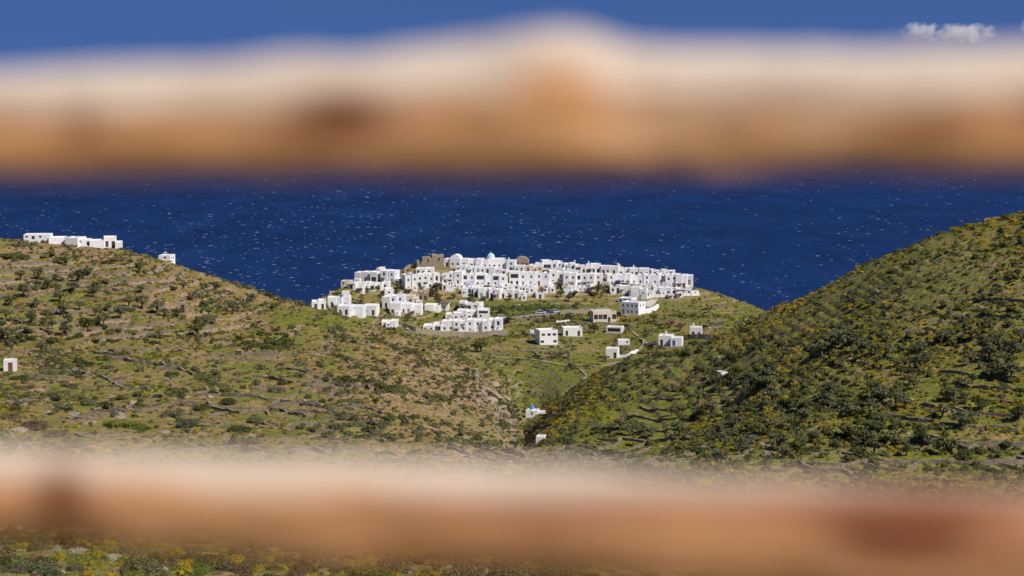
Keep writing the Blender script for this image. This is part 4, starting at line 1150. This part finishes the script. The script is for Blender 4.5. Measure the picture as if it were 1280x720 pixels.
# trees one by one
def tree(px, py, r, forms, words, group, ymin=4., ymax=905., h=1., loc=None):
    p = hit(px, py, ymin, ymax) if loc is None else loc
    t, c = random.choice(forms)
    o = empty('tree', (p[0], p[1], p[2] - .05), random.uniform(0, 6.28), words, 'tree', group); o.scale = (r, r, r * h)
    link('trunk', t, o); link('crown', c, o)
TL = [(12, 383), (30, 372), (45, 385), (58, 362), (75, 378), (92, 366), (25, 352), (48, 350), (70, 352), (98, 352), (118, 368), (80, 395), (100, 388), (120, 395), (135, 390), (160, 385), (178, 386), (196, 392), (40, 405), (66, 412), (85, 405), (8, 400), (10, 425),
      (35, 420), (64, 436), (118, 372), (110, 346), (175, 342), (176, 366), (290, 390), (247, 410), (255, 408), (314, 378), (245, 421), (150, 398), (205, 396), (222, 398), (130, 407), (82, 420), (110, 415), (15, 440), (52, 440)]
for q, (a, b) in enumerate(TL):
    dk = q % 3 == 0
    tree(a, b, random.uniform(1.3, 2.2), DARKT if dk else OLIVE, ('dark round evergreen tree' if dk else 'grey green olive tree') + ' on the terraces below the white cube row', 'trees on the terraces below the white cube row', 330, 620)
for q in range(62):
    a = random.uniform(850, 1275); b = random.uniform(455, 590) - (a - 850) * .06
    dk = q % 2 == 0
    rs = random.uniform(.9, 1.8)
    tree(a, b, rs, DARKT if dk else OLIVE, ('small ' if rs < 1.2 else 'broad ' if rs > 1.5 else 'middling ') + ('dark round evergreen tree' if dk else 'grey green olive tree') + ' among scrub on the steep dark hill', 'trees on the steep dark hill', 200, 520)
for cx, cy, n in ((930, 490, 5), (1020, 520, 7), (1085, 545, 8), (1150, 560, 8), (1000, 562, 7), (1240, 475, 7), (1105, 500, 6), (1060, 433, 5), (1220, 520, 6), (950, 545, 6), (1180, 430, 4)):
    for q in range(n):
        tree(cx + random.gauss(0, 26), cy + random.gauss(0, 8), random.uniform(1.2, 2.3), DARKT if q % 3 else OLIVE, 'evergreen tree in a dense dark thicket on the steep hill', 'trees in dense thickets on the steep hill', 200, 520, .85)
for a, b in ((765, 540), (775, 538), (788, 545), (802, 544), (815, 546), (848, 545), (840, 520), (872, 505), (880, 490), (930, 500), (940, 492), (950, 485), (960, 478), (925, 480)):
    tree(a, b, random.uniform(1.2, 2.0), OLIVE, 'grey green olive tree on the grassy ledges at the hill foot', 'olive trees at the hill foot', 300, 560)
for a, b in ((1040, 440), (1050, 430), (1060, 436), (1028, 445), (1072, 442), (1250, 440), (1265, 452), (1238, 452), (1275, 430)):
    tree(a, b, random.uniform(1.8, 2.6), OLIVE, 'broad grey olive tree in a clump high on the steep hill', 'olive clumps high on the steep hill', 250, 520)
for a, b, r, f, t in ((698, 361, 2.4, RUST, 'bare russet tree before the long main row of white houses'), (678, 368, 1.8, RUST, 'small russet tree beside the lowest row of white houses'), (700, 372, 2.0, DARKT, 'dark tree under the bare russet tree'),
    (718, 371, 1.8, DARKT, 'dark upright tree at the foot of the white town'), (747, 368, 3.0, DARKT, 'broad dark tree beside the brown walled house'), (761, 364, 1.8, OLIVE, 'pale olive tree beside the broad dark tree'), (546, 364, 2.6, DARKT, 'dark tree before the tall block below the castle'),
    (540, 371, 2.2, DARKT, 'dark bush-like tree above the stone garden house'), (576, 355, 1.8, DARKT, 'dark slim tree between white houses of the main row'), (773, 363, 1.6, DARKT, 'small dark palm-like tree before the lowest white row'), (602, 440, 3.0, DARKT, 'wide dark tree beside the valley path'), (595, 440, 2.2, DARKT, 'dark tree joined to the wide tree by the valley path'),
    (742, 416, 2.6, DARKT, 'dark round tree below the unfinished building'), (838, 410, 2.2, RUST, 'brown leafless tree above the white house by the scrub'), (850, 414, 2.4, RUST, 'brown tree beside the small house on the stone base'), (818, 402, 2.2, DARKT, 'dark tree on the scrub slope'), (635, 404, 2.0, DARKT, 'dark tree at the end of the terraced white block'),
    (786, 384, 1.4, RUST, 'russet shrub-like tree beside the white yard'), (865, 366, 1.8, OLIVE, 'olive tree at the cliff end of the town'), (727, 391, 1.4, RUST, 'small russet tree beside the town road'), (806, 368, 2.0, RUST, 'brown tree above the blank white house'), (866, 436, 2.2, DARKT, 'dark tree below the stone base house'),
    (510, 402, 1.8, DARKT, 'dark tree in the gardens under the low wide house'), (470, 364, 1.6, DARKT, 'dark bush-like tree below the seaward block'), (460, 366, 1.5, OLIVE, 'olive tree below the seaward terrace houses'), (497, 362, 2.0, DARKT, 'dark tree between the seaward block and the tall block'), (757, 452, 1.6, DARKT, 'dark tree under the small valley house')):
    tree(a, b, r, f, t, None, 600, 905, .8)
for a, b in ((893, 478), (912, 482), (897, 486), (918, 474), (905, 484)):
    tree(a, b, random.uniform(1.5, 2.1), DARKT, 'dark bushy tree crowding the narrow ruined white house', 'trees round the ruined white house', 300, 520)
rt = random.Random(5)
for q in range(44):
    a = rt.uniform(425, 765); b = rt.uniform(364, 378) + (rt.uniform(6, 30) if rt.random() < .55 else 0)
    p = hit(a, b, 600)
    if not clear_of_houses(np.array([p[0]]), np.array([p[1]]), 1.2)[0]: continue
    k = rt.randrange(3)
    tree(a, b, rt.uniform(.9, 1.8), (OLIVE, DARKT, RUST)[k], ('grey green olive tree', 'dark evergreen tree', 'small russet tree')[k] + ' in the gardens around the foot of the town', 'garden trees around the town', 600, 905, .8, p)
for q in range(26):
    a = rt.uniform(430, 900); b = rt.uniform(376, 428); l = rt.uniform(8, 26); k = rt.random() < .3 and a < 740
    P = [hit(a + l * t, b + rt.uniform(-1, 1), 600) for t in (0, .5, 1)]
    if not clear_of_houses(np.array([p[0] for p in P]), np.array([p[1] for p in P]), .8).all(): continue
    stone_bank([(a, b), (a + l / 2, b + rt.uniform(-1, 1)), (a + l, b + rt.uniform(-2, 2))], rt.uniform(.5, 1.0), ('low white garden wall' if k else 'brown drystone garden wall') + ' on the green slope below the town', 'garden_wall', 'white2' if k else 'drystone', .5, 600, 'garden walls below the town')
# garden crops in the green field under the town
x = RNG.uniform(-25, 33, 900); y = RNG.uniform(770, 808, 900); k = clear_of_houses(x, y, 1.5); x, y = x[k], y[k]
stuff('garden_crops', MED['green'] + MED['lentisk'], x, y, .3 + .4 * RNG.random(len(x)), 'dense green garden crops under the white town', 'crops')

# ------------------------------------------------------------------ dry stone terrace walls along the contours
def trace(x, y, length, target):
    out = []
    for sgn in (1, -1):
        px_, py_ = x, y; seg = []
        for q in range(int(length / 2)):
            e = .8
            h0 = float(level(np.array(px_), np.array(py_)))
            gx = (float(level(np.array(px_ + e), np.array(py_))) - h0) / e; gy = (float(level(np.array(px_), np.array(py_ + e))) - h0) / e
            g2 = gx * gx + gy * gy + 1e-4
            c = max(-1.2, min(1.2, (target - h0) / math.sqrt(g2))) / math.sqrt(g2)
            px_ += gx * c; py_ += gy * c
            seg.append((px_, py_))
            n = math.sqrt(g2); px_ += sgn * -gy / n; py_ += sgn * gx / n
        out = (seg[::-1] if sgn == 1 else seg[1:]) if sgn == 1 else out + seg[1:]
    return np.array(out)
cnt = 0; tries = 0; mids = []
while cnt < 270 and tries < 6000:
    tries += 1
    u = random.uniform(uof(-40), uof(1320)); y = math.sqrt(random.uniform(330 ** 2, 800 ** 2)); x = u * y
    d = regions(np.array(x), np.array(y))
    far, right, near, left, spur = [float(v) for v in d[2:]]
    if random.random() > .95 * left + 1.0 * right + .55 * far + .25 * spur: continue
    if far > .5 and y > 775: continue
    z = float(H(x, y))
    if z < 20 or not visible(np.array([x]), np.array([y]), np.array([z + 1.5]))[0]: continue
    L0 = float(level(np.array(x), np.array(y))); tg = STEP * round(L0 / STEP)
    q = trace(x, y, random.uniform(12, 46), tg)
    m0 = q[len(q) // 2]
    if np.abs(np.diff(q, axis=0)).max() > 4 or len(q) < 6: continue
    if any((m0[0] - a) ** 2 + ((m0[1] - b)) ** 2 < 36 for a, b in mids): continue
    if not clear_of_houses(q[:, 0], q[:, 1], 1.0).all(): continue
    dq = np.diff(q, axis=0)
    if np.abs(dq[:, 0]).sum() < 1.1 * np.abs(dq[:, 1]).sum(): continue
    mids.append(m0); cnt += 1
    q3 = np.column_stack([q, H(q[:, 0], q[:, 1])])
    hn = hillname(m0[0], m0[1])
    wall_mesh(q3, random.uniform(.15, .6), 'low drystone terrace wall on the ' + hn, 'terrace_wall', 'drystone', .7, 'drystone terrace walls on the ' + hn, 'wall', .18)

# ------------------------------------------------------------------ parked cars on the town road
def car(px, py, rz, paint, label):
    p = hit(px, py, 600); k = plain('car_paint_' + label.split()[0], paint, .03, 1, .35, .5)
    o = empty('car', (p[0], p[1], p[2] + .2), rz, label, 'car', 'cars parked along the town road')
    mb = MB(); mb.box(-2.0, 2.0, -.85, .85, .3, .85)
    i = len(mb.v); mb.v += [(-1.5, -.8, .851), (1.1, -.8, .851), (1.1, .8, .851), (-1.5, .8, .851), (-1.15, -.65, 1.42), (.45, -.65, 1.42), (.45, .65, 1.42), (-1.15, .65, 1.42)]
    mb.f.append((i + 4, i + 5, i + 6, i + 7)); mb.m.append(0)
    for f in ((0, 1, 5, 4), (1, 2, 6, 5), (2, 3, 7, 6), (3, 0, 4, 7)): mb.f.append(tuple(i + q for q in f)); mb.m.append(1)
    mb.build('body', [k, M['glass']], o)
    for a in (-1.25, 1.25):
        for b in (-.8, .8):
            w2 = MB(); w2.tube([(a, b - .1, .32), (a, b + .1, .32)], [.32, .32], 10); w2.build('wheel', M['glass'], o)
for i, (a, b, c, t) in enumerate(((628, 399, (.7, .7, .7), 'white car parked at the end of the terraced block'), (676, 393, (.6, .62, .65), 'silver car parked first along the town road'), (686, 392.3, (.08, .1, .16), 'dark blue car parked between pale cars'), (694, 391.6, (.7, .7, .68), 'cream car parked beside the beige retaining wall'), (716, 390.3, (.35, .36, .38), 'grey car parked near the unfinished building'))):
    car(a, b, R(random.uniform(-15, 10)), c, t)

# ------------------------------------------------------------------ the wooden rail fence in front of the lens
def wood():
    k = NM('weathered_pole_wood', .8, .2)
    co = k.coord()
    st = k.noise(9, 5, .65, stretch=(.25, 2.2, 2.2)); fi = k.noise(40, 3, .6, stretch=(.08, 2.5, 2.5)); pt = k.noise(5, 3, .55, stretch=(.5, 1, 1))
    c = k.ramp(st, [(.3, (.50, .21, .085)), (.5, (.69, .35, .155)), (.72, (.80, .47, .24))])
    c = k.mix(k.ramp(pt, [(.52, 0.), (.7, .7)]), c, (.34, .115, .045))
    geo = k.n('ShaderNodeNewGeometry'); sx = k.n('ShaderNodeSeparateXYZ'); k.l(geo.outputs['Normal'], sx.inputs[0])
    # upper side painted pale: sun on the top put into the colour, with some weathering
    pale_off = k.n('ShaderNodeAttribute', attribute_name='sunlit_pale')
    sun_top = k.ramp(k.math('ADD', k.math('ADD', sx.outputs['Z'], pale_off.outputs['Fac']), k.math('MULTIPLY', k.math('SUBTRACT', st, .5), .5)), [(.15, 0.), (.55, 1.)])
    c = k.mix(sun_top, c, k.ramp(fi, [(.3, (.48, .39, .31)), (.7, (.70, .59, .48))]))
    a = k.n('ShaderNodeAttribute', attribute_name='knot')
    c = k.mix(a.outputs['Fac'], c, (.19, .062, .025))
    k.base(c); k.bump(fi, .4, .01)
    return k.m
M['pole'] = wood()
FY = 1.25
def rail(profile, knots, seed, parent, sunlit_pale):
    """profile: (px, top py, bottom py); knots: (px, py, rx, ry, strength, bulge)"""
    n, m = 420, 40
    pr = np.array(profile, float); pxs = np.linspace(pr[0, 0], pr[-1, 0], n)
    top = pchip(pr[:, 0], pr[:, 1], pxs); bot = pchip(pr[:, 0], pr[:, 2], pxs)
    V = np.zeros((n, m, 3)); K = np.zeros((n, m))
    for i in range(n):
        zt, zb = zray(top[i], FY), zray(bot[i], FY); cz = (zt + zb) / 2; r = (zt - zb) / 2; x = (pxs[i] - 640) / FPX * FY
        for j in range(m):
            a = 2 * math.pi * j / m
            rr = r * (1 + .05 * float(vnoise(np.array(pxs[i] / 90), np.array(3 * math.cos(a) + 9), seed)) + .025 * float(vnoise(np.array(pxs[i] / 25), np.array(5 * math.sin(a) + 9), seed + 1)))
            ca, sa = math.cos(a), math.sin(a)
            pw = 1.0 if sa > 0 else .25
            y = -math.copysign(abs(ca) ** pw, ca) * rr * .95; z = math.copysign(abs(sa) ** (1.0 if sa > 0 else 1.1), sa) * rr
            V[i, j] = (x, FY + y, cz + z)
            py = top[i] + (1 - (z / r + 1) / 2) * (bot[i] - top[i])
            for kx, ky, rx, ry, s, bu in knots:
                if y < 0 or bu:
                    g = math.exp(-((pxs[i] - kx) / rx) ** 2 - ((py - ky) / ry) ** 2)
                    K[i, j] += s * g
                    if bu: V[i, j, 2] += bu * g; V[i, j, 1] -= abs(bu) * .3 * g
    mb = MB(); mb.v = [tuple(p) for p in V.reshape(-1, 3)]
    for i in range(n - 1):
        for j in range(m): mb.f.append((i * m + j, i * m + (j + 1) % m, (i + 1) * m + (j + 1) % m, (i + 1) * m + j)); mb.m.append(0)
    mb.f += [tuple(range(m)), tuple(range((n - 1) * m, n * m))]; mb.m += [0, 0]
    me = mb.mesh('rail', [M['pole']], True)
    at = me.attributes.new('knot', 'FLOAT', 'POINT'); at.data.foreach_set('value', np.clip(K, 0, 1).ravel().astype(np.float32))
    at = me.attributes.new('sunlit_pale', 'FLOAT', 'POINT'); at.data.foreach_set('value', np.repeat(sunlit_pale(pxs), m).astype(np.float32))
    return link('rail', me, parent)
fence = empty('wooden_fence', (0, 0, 0), 0, 'rustic wooden pole fence with two rough horizontal rails', 'fence')
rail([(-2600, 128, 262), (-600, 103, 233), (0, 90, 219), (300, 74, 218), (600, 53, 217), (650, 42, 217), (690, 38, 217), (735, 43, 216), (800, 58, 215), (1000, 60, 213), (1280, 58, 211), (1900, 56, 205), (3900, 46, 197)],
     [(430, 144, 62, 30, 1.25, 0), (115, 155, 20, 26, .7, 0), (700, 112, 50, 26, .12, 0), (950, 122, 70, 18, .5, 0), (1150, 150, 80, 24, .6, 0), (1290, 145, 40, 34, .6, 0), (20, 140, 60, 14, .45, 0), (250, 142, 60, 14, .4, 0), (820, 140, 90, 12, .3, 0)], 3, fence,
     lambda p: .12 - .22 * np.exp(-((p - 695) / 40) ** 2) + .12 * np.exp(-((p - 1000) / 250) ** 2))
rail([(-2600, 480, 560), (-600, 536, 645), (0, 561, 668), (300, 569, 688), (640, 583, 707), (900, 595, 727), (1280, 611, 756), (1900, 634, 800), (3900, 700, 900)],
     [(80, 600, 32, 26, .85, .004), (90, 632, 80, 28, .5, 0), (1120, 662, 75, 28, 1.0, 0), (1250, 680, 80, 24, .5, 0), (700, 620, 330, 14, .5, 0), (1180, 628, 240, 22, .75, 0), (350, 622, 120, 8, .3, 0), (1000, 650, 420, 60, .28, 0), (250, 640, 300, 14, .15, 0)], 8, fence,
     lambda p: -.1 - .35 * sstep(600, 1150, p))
for sx in (-1.55, 1.55):
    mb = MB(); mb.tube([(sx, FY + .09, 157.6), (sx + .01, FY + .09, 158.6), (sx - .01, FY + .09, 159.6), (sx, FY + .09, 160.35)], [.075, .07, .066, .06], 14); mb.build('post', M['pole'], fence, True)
